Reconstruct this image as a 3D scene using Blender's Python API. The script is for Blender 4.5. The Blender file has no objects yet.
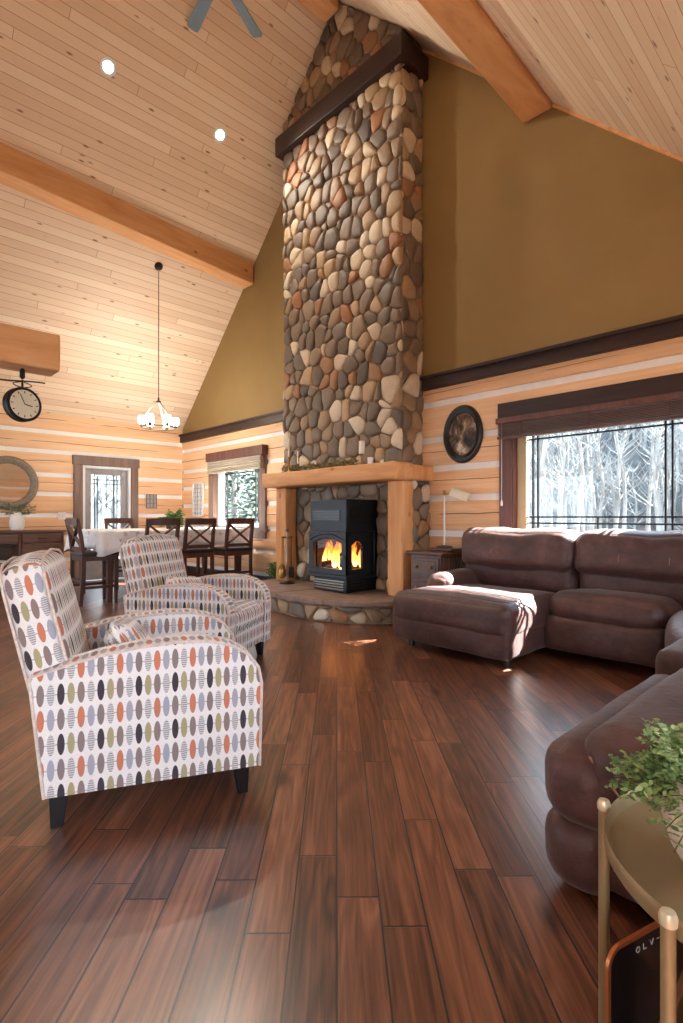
import bpy, math, random
from mathutils import Vector, Matrix, noise
SC = bpy.context.scene
COL = SC.collection
PI = math.pi
RNG = random.Random(7)

# ------------------------------------------------------------------ helpers
def hexlin(r, g, b):
    def c(v):
        v /= 255.0
        return v / 12.92 if v <= 0.04045 else ((v + 0.055) / 1.055) ** 2.4
    return (c(r), c(g), c(b), 1.0)

def auto_uv(vs):
    n = Vector((0, 0, 0))
    for i in range(len(vs)):
        a, b = vs[i], vs[(i + 1) % len(vs)]
        n += Vector(((a.y - b.y) * (a.z + b.z), (a.z - b.z) * (a.x + b.x), (a.x - b.x) * (a.y + b.y)))
    ax, ay, az = abs(n.x), abs(n.y), abs(n.z)
    if ax >= ay and ax >= az: return [(v.y, v.z) for v in vs]
    if ay >= az: return [(v.x, v.z) for v in vs]
    return [(v.x, v.y) for v in vs]

class MB:
    def __init__(s):
        s.v = []; s.f = []; s.uv = []; s.m = []
    def add(s, verts, faces, m=0, uv=None, M=None):
        o = len(s.v)
        vv = [Vector(p) for p in verts]
        for f in faces:
            s.f.append([i + o for i in f]); s.m.append(m)
            s.uv.append([uv[i] for i in f] if uv else auto_uv([vv[i] for i in f]))
        s.v += [M @ p for p in vv] if M is not None else vv
        return s
    def box(s, x0, x1, y0, y1, z0, z1, m=0, M=None):
        v = [(x, y, z) for z in (z0, z1) for y in (y0, y1) for x in (x0, x1)]
        f = [(0, 2, 3, 1), (4, 5, 7, 6), (0, 1, 5, 4), (2, 6, 7, 3), (0, 4, 6, 2), (1, 3, 7, 5)]
        return s.add(v, f, m, None, M)
    def taper(s, c0, s0, c1, s1, m=0, M=None):
        v = []
        for c, q in ((c0, s0), (c1, s1)):
            for dy in (-1, 1):
                for dx in (-1, 1):
                    v.append((c[0] + dx * q[0] / 2, c[1] + dy * q[1] / 2, c[2]))
        f = [(0, 2, 3, 1), (4, 5, 7, 6), (0, 1, 5, 4), (2, 6, 7, 3), (0, 4, 6, 2), (1, 3, 7, 5)]
        return s.add(v, f, m, None, M)
    def tube(s, pts, r, n=8, m=0, closed=False, M=None, flat=None):
        pts = [Vector(p) for p in pts]
        k = len(pts); rr = r if isinstance(r, (list, tuple)) else [r] * k
        vs = []; up = None
        for i, p in enumerate(pts):
            if closed: t = pts[(i + 1) % k] - pts[i - 1]
            else: t = pts[min(i + 1, k - 1)] - pts[max(i - 1, 0)]
            t.normalize()
            if up is None: up = Vector((0, 0, 1)) if abs(t.z) < .9 else Vector((1, 0, 0))
            a = t.cross(up)
            if a.length < 1e-6: a = t.orthogonal()
            a.normalize(); b = a.cross(t).normalized()
            up = b
            for j in range(n):
                th = 2 * PI * j / n
                q = flat if flat else 1
                vs.append(p + a * (math.cos(th) * rr[i]) + b * (math.sin(th) * rr[i] * q))
        fs = []
        for i in range(k if closed else k - 1):
            for j in range(n):
                fs.append((i * n + j, i * n + (j + 1) % n, ((i + 1) % k) * n + (j + 1) % n, ((i + 1) % k) * n + j))
        if not closed:
            fs.append(tuple(reversed(range(n)))); fs.append(tuple((k - 1) * n + j for j in range(n)))
        return s.add(vs, fs, m, None, M)
    def bar(s, a, b, w, h, m=0, up=(0, 0, 1), M=None):
        a, b = Vector(a), Vector(b); t = (b - a).normalized(); up = Vector(up)
        x = t.cross(up)
        if x.length < 1e-5: x = t.orthogonal()
        x.normalize(); y = x.cross(t).normalized()
        v = [p + x * (sx * w / 2) + y * (sy * h / 2) for p in (a, b) for sy in (-1, 1) for sx in (-1, 1)]
        f = [(0, 2, 3, 1), (4, 5, 7, 6), (0, 1, 5, 4), (2, 6, 7, 3), (0, 4, 6, 2), (1, 3, 7, 5)]
        return s.add(v, f, m, None, M)
    def lathe(s, prof, n=24, m=0, M=None, c=(0, 0, 0), caps=True):
        vs = []; fs = []
        for r, z in prof:
            for j in range(n):
                th = 2 * PI * j / n
                vs.append((c[0] + r * math.cos(th), c[1] + r * math.sin(th), c[2] + z))
        for i in range(len(prof) - 1):
            for j in range(n):
                fs.append((i * n + j, i * n + (j + 1) % n, (i + 1) * n + (j + 1) % n, (i + 1) * n + j))
        if caps:
            fs.append(tuple(reversed(range(n)))); fs.append(tuple((len(prof) - 1) * n + j for j in range(n)))
        return s.add(vs, fs, m, None, M)
    def prism(s, poly, axis, a, b, m=0, M=None):
        """extrude a 2-D polygon along an axis: x -> poly is (y,z); y -> (x,z); z -> (x,y)"""
        n = len(poly)
        def P(p, t):
            return {'x': (t, p[0], p[1]), 'y': (p[0], t, p[1]), 'z': (p[0], p[1], t)}[axis]
        v = [P(p, a) for p in poly] + [P(p, b) for p in poly]
        f = [tuple(reversed(range(n))), tuple(range(n, 2 * n))]
        for i in range(n):
            f.append((i, (i + 1) % n, n + (i + 1) % n, n + i))
        return s.add(v, f, m, None, M)
    def cushion(s, c, dim, r, seg=(14, 14, 8), puff=(0, 0, 0), wr=0.0, wf=6.0, seed=0, m=0, M=None, fn=None):
        hx, hy, hz = dim[0] / 2, dim[1] / 2, dim[2] / 2
        h = (hx, hy, hz); r = min(r, hx, hy, hz)
        def line(k, hh):
            # denser near the rounded ends
            out = []
            for i in range(k + 1):
                t = -1 + 2 * i / k
                out.append(t)
            q = r / hh
            res = []
            kk = max(3, k // 3)
            for i in range(kk): res.append(-1 + q * (1 - math.cos(PI / 2 * i / kk)) if q < 1 else -1 + i / kk)
            mid = max(2, k - 2 * kk)
            if q < 1:
                for i in range(mid + 1): res.append(-1 + q + (2 - 2 * q) * i / mid)
            else: res.append(0.0)
            neg = [x for x in res if x <= 1 - q + 1e-9]
            full = neg + [-x for x in reversed(res[:kk])]
            o = []
            for x in full:
                if not o or x - o[-1] > 1e-6: o.append(x)
            return o
        L = [line(seg[i], h[i]) for i in range(3)]
        vs = []; fs = []; uvs = []; idx = {}
        def vert(p):
            q = Vector((p[0] * hx, p[1] * hy, p[2] * hz))
            inn = Vector([max(-(h[i] - r), min(h[i] - r, q[i])) for i in range(3)])
            d = q - inn
            if d.length > 1e-9: q2 = inn + d.normalized() * r
            else: q2 = q
            nrm = d.normalized() if d.length > 1e-9 else Vector((0, 0, 0))
            fx = 1 - min(1, abs(p[0])) ** 2; fy = 1 - min(1, abs(p[1])) ** 2; fz = 1 - min(1, abs(p[2])) ** 2
            q2 = q2 + Vector((puff[0] * fy * fz * p[0] ** 3, puff[1] * fx * fz * p[1] ** 3, puff[2] * fx * fy * p[2] ** 3))
            if wr:
                w = noise.noise(Vector((q.x * wf + seed * 7.1, q.y * wf + seed * 3.3, q.z * wf))) \
                    + .5 * noise.noise(Vector((q.x * wf * 2.3 + seed, q.y * wf * 2.3, q.z * wf * 2.3 + seed)))
                q2 = q2 + nrm * (w * wr)
            if fn: q2 = fn(q2, p)
            return q2 + Vector(c)
        for ax in range(3):
            a1, a2 = [(1, 2), (0, 2), (0, 1)][ax]
            for sg in (-1, 1):
                g = {}
                for i, u in enumerate(L[a1]):
                    for j, w in enumerate(L[a2]):
                        p = [0, 0, 0]; p[ax] = sg; p[a1] = u; p[a2] = w
                        key = (round(p[0], 5), round(p[1], 5), round(p[2], 5))
                        if key not in idx:
                            idx[key] = len(vs); vs.append(vert(p))
                        g[i, j] = idx[key]
                for i in range(len(L[a1]) - 1):
                    for j in range(len(L[a2]) - 1):
                        f = [g[i, j], g[i + 1, j], g[i + 1, j + 1], g[i, j + 1]]
                        flip = (sg < 0) ^ (ax == 1)
                        if flip: f.reverse()
                        fs.append(f)
        return s.add(vs, fs, m, None, M)
    def build(s, name, mats, parent=None, world=True, bevel=0, ang=40, label=None, smooth=True, seg=2, subsurf=0):
        if not isinstance(mats, (list, tuple)): mats = [mats]
        me = bpy.data.meshes.new(name)
        vs = s.v; loc = Vector((0, 0, 0))
        if parent is None and world and vs:
            lo = [min(v[i] for v in vs) for i in range(3)]; hi = [max(v[i] for v in vs) for i in range(3)]
            loc = Vector(((lo[0] + hi[0]) / 2, (lo[1] + hi[1]) / 2, lo[2]))
        if parent is not None and world:
            Mi = PM[parent.name].inverted()
            vs = [Mi @ v for v in vs]
        else:
            vs = [v - loc for v in vs]
        me.from_pydata([tuple(v) for v in vs], [], s.f)
        for m in mats: me.materials.append(m)
        me.polygons.foreach_set('material_index', s.m)
        ul = me.uv_layers.new(name='UVMap')
        flat = []
        for u in s.uv:
            for a in u: flat += [a[0], a[1]]
        ul.data.foreach_set('uv', flat)
        me.validate(clean_customdata=False)
        me.polygons.foreach_set('use_smooth', [smooth] * len(me.polygons))
        if smooth: me.set_sharp_from_angle(angle=math.radians(ang))
        me.update()
        o = bpy.data.objects.new(name, me); COL.objects.link(o)
        o.location = loc
        if parent is not None: o.parent = parent
        PM[o.name] = PM[parent.name] if parent is not None else Matrix.Translation(loc)
        if bevel:
            b = o.modifiers.new('bevel', 'BEVEL'); b.width = bevel; b.segments = seg; b.limit_method = 'ANGLE'; b.angle_limit = math.radians(40)
            b.harden_normals = False
        if subsurf:
            b = o.modifiers.new('sub', 'SUBSURF'); b.levels = subsurf; b.render_levels = subsurf
        if label: o['label'] = label
        return o

PM = {}
def tag(o, label=None, cat=None, group=None, kind=None):
    if label: o['label'] = label
    if cat: o['category'] = cat
    if group: o['group'] = group
    if kind: o['kind'] = kind
    return o
def empty(name, loc, label, cat, group=None, rz=0.0):
    o = bpy.data.objects.new(name, None); COL.objects.link(o)
    o.empty_display_size = .1
    o.location = loc; o.rotation_euler = (0, 0, rz)
    PM[o.name] = Matrix.Translation(Vector(loc)) @ Matrix.Rotation(rz, 4, 'Z')
    return tag(o, label, cat, group)
def copy_tree(o, parent=None):
    c = o.copy(); COL.objects.link(c)
    if parent: c.parent = parent
    for ch in [x for x in o.children]:
        copy_tree(ch, c)
    return c
def structure(mb, name, mats, **k):
    o = mb.build(name, mats, **k); o['kind'] = 'structure'; return o

# ------------------------------------------------------------------ materials
class NT:
    def __init__(s, name):
        s.mat = bpy.data.materials.new(name); s.mat.use_nodes = True
        s.t = s.mat.node_tree; s.t.nodes.clear()
        s.out = s.t.nodes.new('ShaderNodeOutputMaterial')
    def set(s, sock, v):
        if isinstance(v, bpy.types.NodeSocket): s.t.links.new(v, sock)
        elif v is not None:
            try: sock.default_value = v
            except Exception: sock.default_value = tuple(v)[:3]
    def node(s, typ, ins=None, **props):
        n = s.t.nodes.new(typ)
        for k, v in props.items(): setattr(n, k, v)
        for k, v in (ins or {}).items(): s.set(n.inputs[k], v)
        return n
    def math(s, op, a, b=None, c=None, clamp=False):
        n = s.node('ShaderNodeMath', operation=op, use_clamp=clamp)
        s.set(n.inputs[0], a)
        if b is not None: s.set(n.inputs[1], b)
        if c is not None: s.set(n.inputs[2], c)
        return n.outputs[0]
    def mix(s, f, a, b, mode='MIX'):
        n = s.node('ShaderNodeMix', data_type='RGBA', blend_type=mode)
        s.set(n.inputs[0], f); s.set(n.inputs[6], a); s.set(n.inputs[7], b)
        return n.outputs[2]
    def ramp(s, f, stops, interp='LINEAR'):
        n = s.node('ShaderNodeValToRGB'); r = n.color_ramp; r.interpolation = interp
        while len(r.elements) < len(stops): r.elements.new(.5)
        for e, (p, c) in zip(r.elements, stops):
            e.position = p; e.color = c if len(c) == 4 else (*c, 1)
        s.set(n.inputs[0], f); return n.outputs[0]
    def sstep(s, x, a, b):
        n = s.node('ShaderNodeMapRange', interpolation_type='SMOOTHSTEP')
        s.set(n.inputs['Value'], x); s.set(n.inputs['From Min'], a); s.set(n.inputs['From Max'], b)
        return n.outputs[0]
    def noise(s, vec, scale, detail=3, rough=.55, dist=0.0, out=0):
        n = s.node('ShaderNodeTexNoise', {'Scale': scale, 'Detail': detail, 'Roughness': rough, 'Distortion': dist})
        if vec is not None: s.set(n.inputs['Vector'], vec)
        return n.outputs[out]
    def xyz(s, x=0., y=0., z=0.):
        n = s.node('ShaderNodeCombineXYZ', {'X': x, 'Y': y, 'Z': z}); return n.outputs[0]
    def sep(s, v):
        n = s.node('ShaderNodeSeparateXYZ', {'Vector': v}); return n.outputs[0], n.outputs[1], n.outputs[2]
    def co(s, k='Object'):
        return s.node('ShaderNodeTexCoord').outputs[k]
    def wn(s, a, b=None):
        n = s.node('ShaderNodeTexWhiteNoise', noise_dimensions='3D'); s.set(n.inputs['Vector'], s.xyz(a, b if b is not None else 0., 1.7)); return n.outputs['Value']
    def bump(s, h, st=.3, d=.01):
        n = s.node('ShaderNodeBump', {'Height': h, 'Strength': st, 'Distance': d}); return n.outputs[0]
    def pbr(s, col, rough=.5, metal=0., nrm=None, **ins):
        n = s.node('ShaderNodeBsdfPrincipled', {'Base Color': col, 'Roughness': rough, 'Metallic': metal})
        if nrm is not None: s.set(n.inputs['Normal'], nrm)
        for k, v in ins.items(): s.set(n.inputs[k.replace('_', ' ')], v)
        s.t.links.new(n.outputs[0], s.out.inputs[0]); return s.mat

def plain(name, col, rough=.5, metal=0., var=.15, scale=12., bump=.0, **k):
    t = NT(name); c = t.co()
    n = t.noise(c, scale, 4)
    d = tuple(x * (1 - var) for x in col[:3]) + (1,); l = tuple(min(1, x * (1 + var)) for x in col[:3]) + (1,)
    return t.pbr(t.ramp(n, [(.3, d), (.7, l)]), rough, metal, t.bump(n, bump, .01) if bump else None, **k)

def planks(name, w, L, cols, groove, grain=.35, gscale=30., knots=None, rough=.4, gw=.004, bump=.4, knot_scale=(1.6, 5.5), gdepth=.006, scrape=False, idw=1., coat=0.):
    t = NT(name); u, v, _ = t.sep(t.co('UV'))
    vr = t.math('DIVIDE', v, w); row = t.math('FLOOR', vr); fv = t.math('FRACT', vr)
    off = t.math('MULTIPLY', t.wn(row), 7.3)
    ur = t.math('ADD', t.math('DIVIDE', u, L), off); col = t.math('FLOOR', ur); fu = t.math('FRACT', ur)
    pid = t.wn(row, col)
    ev = t.math('MULTIPLY', t.math('MINIMUM', fv, t.math('SUBTRACT', 1., fv)), w)
    eu = t.math('MULTIPLY', t.math('MINIMUM', fu, t.math('SUBTRACT', 1., fu)), L)
    e = t.math('MINIMUM', ev, eu)
    gm = t.math('SUBTRACT', 1., t.sstep(e, gw * .3, gw))
    p50 = t.math('MULTIPLY', pid, 50.)
    vec = t.xyz(t.math('ADD', t.math('MULTIPLY', u, 1.3), p50), t.math('ADD', t.math('MULTIPLY', v, gscale), p50), p50)
    g1 = t.noise(vec, 1.0, 5, .6, .8)
    vec2 = t.xyz(t.math('ADD', t.math('MULTIPLY', u, 3.), p50), t.math('MULTIPLY', v, gscale * 4), p50)
    g2 = t.noise(vec2, 1.0, 3, .6, .3)
    gg = t.math('ADD', t.math('MULTIPLY', g1, .7), t.math('MULTIPLY', g2, .3))
    if scrape:
        low = t.noise(t.xyz(t.math('ADD', t.math('MULTIPLY', u, .9), p50), t.math('ADD', t.math('MULTIPLY', v, 8.), p50), p50), 1.0, 2, .5, .4)
        ring = t.math('ADD', t.math('MULTIPLY', t.math('SINE', t.math('MULTIPLY', low, 55.)), .5), .5)
        gg = t.math('ADD', t.math('ADD', t.math('MULTIPLY', g1, .58), t.math('MULTIPLY', g2, .30)), t.math('MULTIPLY', ring, .12))
    f = t.math('ADD', t.math('MULTIPLY', t.math('SUBTRACT', gg, .5), grain * 2.4), t.math('ADD', t.math('MULTIPLY', t.math('SUBTRACT', pid, .5), idw), .5), clamp=True)
    c = t.ramp(f, cols)
    if knots:
        vo = t.node('ShaderNodeTexVoronoi', {'Scale': 1.0, 'Vector': t.xyz(t.math('MULTIPLY', u, knot_scale[0]), t.math('MULTIPLY', v, knot_scale[1]), 0.)})
        sel = t.sep(vo.outputs['Color'])[0]
        km = t.math('MULTIPLY', t.math('SUBTRACT', 1., t.sstep(vo.outputs['Distance'], .04, .15)), t.math('GREATER_THAN', sel, .2))
        c = t.mix(t.math('MULTIPLY', km, .85), c, knots)
    c = t.mix(gm, c, groove)
    h = t.math('SUBTRACT', t.math('MULTIPLY', gg, .25), gm)
    rr = rough
    if scrape:
        sc = t.noise(t.xyz(t.math('MULTIPLY', u, 9.), t.math('MULTIPLY', v, 9.), p50), 1.0, 3)
        h = t.math('ADD', h, t.math('MULTIPLY', sc, .5))
        rr = t.math('ADD', rough, t.math('MULTIPLY', t.math('SUBTRACT', gg, .5), .25))
    return t.pbr(c, rr, 0., t.bump(h, bump, gdepth), **({'Coat_Weight': coat, 'Coat_Roughness': .27, 'Coat_IOR': 1.85, 'Specular_IOR_Level': .2} if coat else {}))

def timber(name, cols, rough=.55, axis=0, gs=18., knots=None, bump=.15, lscale=1.2):
    """solid wood, grain along an object axis"""
    t = NT(name); x, y, z = t.sep(t.co())
    k = [gs, gs, gs]; k[axis] = lscale
    vec = t.xyz(*[t.math('MULTIPLY', a, b) for a, b in zip((x, y, z), k)])
    g = t.noise(vec, 1.0, 5, .6, .7)
    c = t.ramp(g, cols)
    if knots:
        k = [5., 5., 5.]; k[axis] = 2.5
        vo = t.node('ShaderNodeTexVoronoi', {'Scale': 1.0, 'Vector': t.xyz(*[t.math('MULTIPLY', a, b) for a, b in zip((x, y, z), k)])})
        sel = t.sep(vo.outputs['Color'])[0]
        km = t.math('MULTIPLY', t.math('SUBTRACT', 1., t.sstep(vo.outputs['Distance'], .04, .13)), t.math('GREATER_THAN', sel, .5))
        c = t.mix(t.math('MULTIPLY', km, .75), c, knots)
    return t.pbr(c, rough, 0., t.bump(g, bump, .008))

def logs_mat(name, cols, knots):
    t = NT(name); u, v, _ = t.sep(t.co('UV'))
    row = t.math('FLOOR', v); fv = t.math('FRACT', v)
    r9 = t.math('MULTIPLY', t.wn(row), 40.)
    g = t.noise(t.xyz(t.math('ADD', t.math('MULTIPLY', u, .9), r9), t.math('MULTIPLY', v, 6.), r9), 1.0, 5, .6, .9)
    c = t.ramp(t.math('ADD', t.math('MULTIPLY', g, .75), t.math('MULTIPLY', t.wn(row), .25)), cols)
    vo = t.node('ShaderNodeTexVoronoi', {'Scale': 1.0, 'Vector': t.xyz(t.math('MULTIPLY', u, 1.7), t.math('MULTIPLY', v, 1.6), 0.)})
    sel = t.sep(vo.outputs['Color'])[0]
    km = t.math('MULTIPLY', t.math('SUBTRACT', 1., t.sstep(vo.outputs['Distance'], .03, .07)), t.math('GREATER_THAN', sel, .45))
    c = t.mix(t.math('MULTIPLY', km, .75), c, knots)
    wob = t.noise(t.xyz(t.math('MULTIPLY', u, 1.3), row, 3.), 1.0, 3)
    lev = t.math('ADD', .42, t.math('MULTIPLY', t.wn(row, 5.), .2))
    dist = t.math('ABSOLUTE', t.math('SUBTRACT', fv, t.math('ADD', lev, t.math('MULTIPLY', t.math('SUBTRACT', wob, .5), .22))))
    gate = t.sstep(t.noise(t.xyz(t.math('MULTIPLY', u, .8), t.math('MULTIPLY', row, 3.1), 9.), 1.0, 2), .44, .52)
    cm = t.math('MULTIPLY', t.math('SUBTRACT', 1., t.sstep(dist, .008, .022)), gate)
    c = t.mix(t.math('MULTIPLY', cm, .9), c, hexlin(70, 35, 18))
    return t.pbr(c, .6, 0., t.bump(t.math('SUBTRACT', g, cm), .35, .01))

def glass_mat(name, tint=(1, 1, 1, 1), gloss=.06):
    t = NT(name)
    a = t.node('ShaderNodeBsdfTransparent', {'Color': tint}); b = t.node('ShaderNodeBsdfGlossy', {'Roughness': .02})
    m = t.node('ShaderNodeMixShader', {0: gloss}); t.set(m.inputs[1], a.outputs[0]); t.set(m.inputs[2], b.outputs[0])
    t.t.links.new(m.outputs[0], t.out.inputs[0]); return t.mat

def emit(name, col, st):
    t = NT(name); e = t.node('ShaderNodeEmission', {'Color': col, 'Strength': st})
    t.t.links.new(e.outputs[0], t.out.inputs[0]); return t.mat
pine = [(.05, hexlin(222, 193, 161)), (.5, hexlin(236, 211, 181)), (.95, hexlin(244, 226, 202))]
M_CEIL = planks('pine ceiling boards', .105, 4.6, pine, hexlin(176, 124, 80), .22, 14., hexlin(120, 64, 32), .5, .004, .3, (2.9, 8.6), idw=.55)
M_FLOOR = planks('walnut stained planks', .122, .95,
    [(.0, hexlin(44, 23, 16)), (.3, hexlin(86, 50, 34)), (.6, hexlin(116, 71, 49)), (1., hexlin(150, 100, 73))], hexlin(34, 19, 14), .8, 26.,
    hexlin(44, 24, 18), .36, .004, .45, (1.3, 3.4), .004, scrape=True, idw=.5, coat=.8)
M_LOG = logs_mat('squared pine logs', [(.2, hexlin(210, 156, 112)), (.5, hexlin(229, 182, 137)), (.8, hexlin(240, 205, 164))], hexlin(140, 78, 40))
M_CHINK = plain('white chinking', hexlin(240, 238, 236), .8, 0, .03, 8, .1)
M_OLIVE = plain('olive plaster', hexlin(148, 121, 74), .75, 0, .04, 3, .03)
M_BEAM_Y = timber('pine beam', [(.25, hexlin(206, 146, 92)), (.55, hexlin(226, 172, 118)), (.85, hexlin(236, 194, 144))], .55, 1, 9., hexlin(130, 70, 36))
M_PINE_X = timber('pine mantel wood', [(.25, hexlin(186, 122, 70)), (.55, hexlin(212, 152, 96)), (.85, hexlin(228, 180, 126))], .6, 0, 9., hexlin(125, 66, 34))
M_PINE_Z = timber('pine post wood', [(.25, hexlin(186, 122, 70)), (.55, hexlin(212, 152, 96)), (.85, hexlin(228, 180, 126))], .6, 2, 9., hexlin(125, 66, 34))
M_DARKTRIM = timber('dark stained trim', [(.3, hexlin(38, 24, 20)), (.7, hexlin(58, 36, 30))], .45, 0, 14.)
M_CASING = timber('brown window casing', [(.3, hexlin(82, 50, 44)), (.7, hexlin(108, 70, 60))], .5, 2, 14.)
M_CASINGG = timber('weathered door casing', [(.3, hexlin(104, 80, 68)), (.7, hexlin(134, 108, 94))], .55, 2, 14.)
M_WHITE = plain('white painted frame', hexlin(226, 226, 226), .4, 0, .03)
M_SASH = plain('tan window sash', hexlin(190, 174, 136), .45, 0, .05)
M_LEAD = plain('black leading', hexlin(20, 22, 24), .4, .3, .1)
M_GLASS = glass_mat('clear glass', gloss=.025)
M_MORTAR = plain('grey brown mortar', hexlin(150, 126, 98), .9, 0, .2, 40, .4)
def stone_mat():
    t = NT('river stone')
    r = t.node('ShaderNodeNewGeometry').outputs['Random Per Island']
    c = t.ramp(r, [(0, hexlin(132, 110, 90)), (.14, hexlin(164, 134, 102)), (.24, hexlin(116, 100, 84)), (.36, hexlin(184, 154, 118)), (.46, hexlin(136, 116, 98)), (.56, hexlin(164, 120, 84)),
                   (.62, hexlin(212, 192, 164)), (.70, hexlin(122, 108, 95)), (.80, hexlin(152, 128, 102)), (.87, hexlin(222, 206, 182)), (.92, hexlin(98, 88, 80)), (.97, hexlin(168, 112, 74))], 'CONSTANT')
    n = t.noise(t.co(), 14, 5, .65)
    n2 = t.noise(t.co(), 60, 3, .6)
    c = t.mix(.6, c, t.ramp(n, [(.3, (.72, .70, .66, 1)), (.7, (1, 1, 1, 1))]), 'MULTIPLY')
    c = t.mix(.3, c, t.ramp(n2, [(.35, (.6, .6, .6, 1)), (.65, (1, 1, 1, 1))]), 'MULTIPLY')
    return t.pbr(c, .62, 0., t.bump(n2, .25, .006))
M_STONE = stone_mat()
M_SLAB = plain('hearth flagstone', hexlin(136, 112, 98), .7, 0, .22, 9, .3)
M_IRON = plain('black cast iron', hexlin(30, 34, 38), .38, .4, .15, 30, .05)
M_IRON2 = plain('matte black steel', hexlin(16, 17, 19), .5, .3, .1)
M_FIREBRICK = plain('sooty firebrick', hexlin(40, 26, 20), .9, 0, .3, 12)
M_BARK = plain('charred log bark', hexlin(70, 40, 24), .9, 0, .5, 25, .5)
def flame_mat():
    t = NT('flame'); _, _, z = t.sep(t.co('Generated'))
    n = t.noise(t.co('Object'), 14, 3)
    f = t.math('ADD', z, t.math('MULTIPLY', t.math('SUBTRACT', n, .5), .8), clamp=True)
    c = t.ramp(f, [(0, (1, .55, .16, 1)), (.35, (1, .30, .05, 1)), (.75, (.85, .11, .01, 1)), (1, (.3, .02, .0, 1))])
    st = t.math('MULTIPLY', t.math('SUBTRACT', 1.15, f), 1.5)
    e = t.node('ShaderNodeEmission', {'Color': c, 'Strength': st})
    tr = t.node('ShaderNodeBsdfTransparent')
    m = t.node('ShaderNodeMixShader', {0: t.sstep(f, 1.0, .55)}); t.set(m.inputs[1], tr.outputs[0]); t.set(m.inputs[2], e.outputs[0])
    t.t.links.new(m.outputs[0], t.out.inputs[0]); return t.mat
M_FLAME = flame_mat()
M_EMBER = emit('glowing embers', (1, .22, .03, 1), 2)
def leather_mat():
    t = NT('brown leather'); c = t.co()
    n = t.noise(c, 5, 5, .6); n2 = t.noise(c, 26, 4, .6); n3 = t.noise(c, 160, 2)
    col = t.ramp(t.math('ADD', t.math('MULTIPLY', n, .7), t.math('MULTIPLY', n2, .3)), [(.3, hexlin(52, 30, 28)), (.55, hexlin(79, 50, 45)), (.75, hexlin(106, 74, 68))])
    h = t.math('ADD', t.math('MULTIPLY', n2, .8), t.math('MULTIPLY', n3, .2))
    return t.pbr(col, .5, 0., t.bump(h, .4, .012), Sheen_Weight=.14, Sheen_Roughness=.4)
M_LEATHER = leather_mat()
M_STITCH = plain('pale stitching', hexlin(150, 110, 92), .7)
def fabric_mat():
    t = NT('oval print upholstery'); u, v, _ = t.sep(t.co('UV'))
    cu = t.math('DIVIDE', u, .0318); cv = t.math('DIVIDE', v, .0875)
    ci = t.math('FLOOR', cu); ri = t.math('FLOOR', cv); fu = t.math('SUBTRACT', t.math('FRACT', cu), .5); fv = t.math('SUBTRACT', t.math('FRACT', cv), .5)
    d = t.math('ADD', t.math('POWER', t.math('DIVIDE', t.math('ABSOLUTE', fu), .37), 2.), t.math('POWER', t.math('DIVIDE', t.math('ABSOLUTE', fv), .43), 2.))
    mask = t.math('SUBTRACT', 1., t.sstep(d, .9, 1.08))
    k = t.math('DIVIDE', t.math('ADD', t.math('FLOORED_MODULO', ci, 4.), .5), 4.)
    row = t.math('FLOORED_MODULO', ri, 2.)
    A = t.ramp(k, [(0, hexlin(190, 116, 88)), (.25, hexlin(156, 156, 168)), (.5, hexlin(130, 114, 112)), (.75, hexlin(196, 192, 190))], 'CONSTANT')
    B = t.ramp(k, [(0, hexlin(132, 114, 110)), (.25, hexlin(196, 192, 190)), (.5, hexlin(58, 48, 56)), (.75, hexlin(160, 150, 112))], 'CONSTANT')
    oc = t.mix(row, A, B)
    # hatched pale ovals
    hk = t.math('MULTIPLY', t.math('ABSOLUTE', t.math('SUBTRACT', k, t.math('SUBTRACT', .875, t.math('MULTIPLY', row, .5)))), 1.)
    ish = t.math('LESS_THAN', hk, .05)
    st = t.math('GREATER_THAN', t.math('FRACT', t.math('MULTIPLY', fv, 11.)), .55)
    oc = t.mix(t.math('MULTIPLY', ish, st), oc, hexlin(140, 138, 140))
    base = t.ramp(t.noise(t.co('UV'), 220, 3), [(.3, hexlin(214, 209, 206)), (.7, hexlin(230, 226, 223))])
    ln = t.math('LESS_THAN', t.math('ABSOLUTE', fv), .022)
    c = t.mix(t.math('MULTIPLY', ln, .6), base, hexlin(110, 104, 104))
    c = t.mix(mask, c, oc)
    return t.pbr(c, .85, 0., t.bump(t.noise(t.co('UV'), 500, 2), .15, .002), Sheen_Weight=.15)
M_FABRIC = fabric_mat()
M_PIPE = plain('upholstery piping', hexlin(206, 190, 180), .85, 0, .2, 60)
M_BLACKLEG = plain('black tapered leg wood', hexlin(18, 16, 17), .35, 0, .1)
M_DINING = timber('dark cherry wood', [(.3, hexlin(58, 32, 24)), (.7, hexlin(92, 54, 40))], .4, 2, 20.)
M_DINING_SEAT = plain('dark seat pad', hexlin(30, 24, 24), .55)
def cloth_mat():
    t = NT('floral tablecloth'); n = t.noise(t.co('UV'), 16, 4, .6, 1.2)
    vo = t.node('ShaderNodeTexVoronoi', {'Scale': 11., 'Vector': t.co('UV')})
    f = t.math('MULTIPLY', t.sstep(n, .48, .62), t.math('SUBTRACT', 1., t.sstep(vo.outputs['Distance'], .25, .5)))
    c = t.mix(t.math('MULTIPLY', f, .85), hexlin(224, 219, 218), hexlin(150, 140, 152))
    return t.pbr(c, .85)
M_CLOTH = cloth_mat()
M_BUFFET = timber('walnut sideboard wood', [(.3, hexlin(74, 48, 36)), (.7, hexlin(112, 78, 58))], .45, 1, 16.)
M_BRASS = plain('aged brass', hexlin(170, 130, 70), .3, .9, .15)
M_NICKEL = plain('brushed nickel', hexlin(150, 140, 128), .3, .9, .1)
M_BRONZE = plain('oil rubbed bronze', hexlin(48, 40, 34), .4, .6, .15)
M_CERAMIC = plain('white ceramic', hexlin(228, 224, 218), .3, 0, .03)
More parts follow.
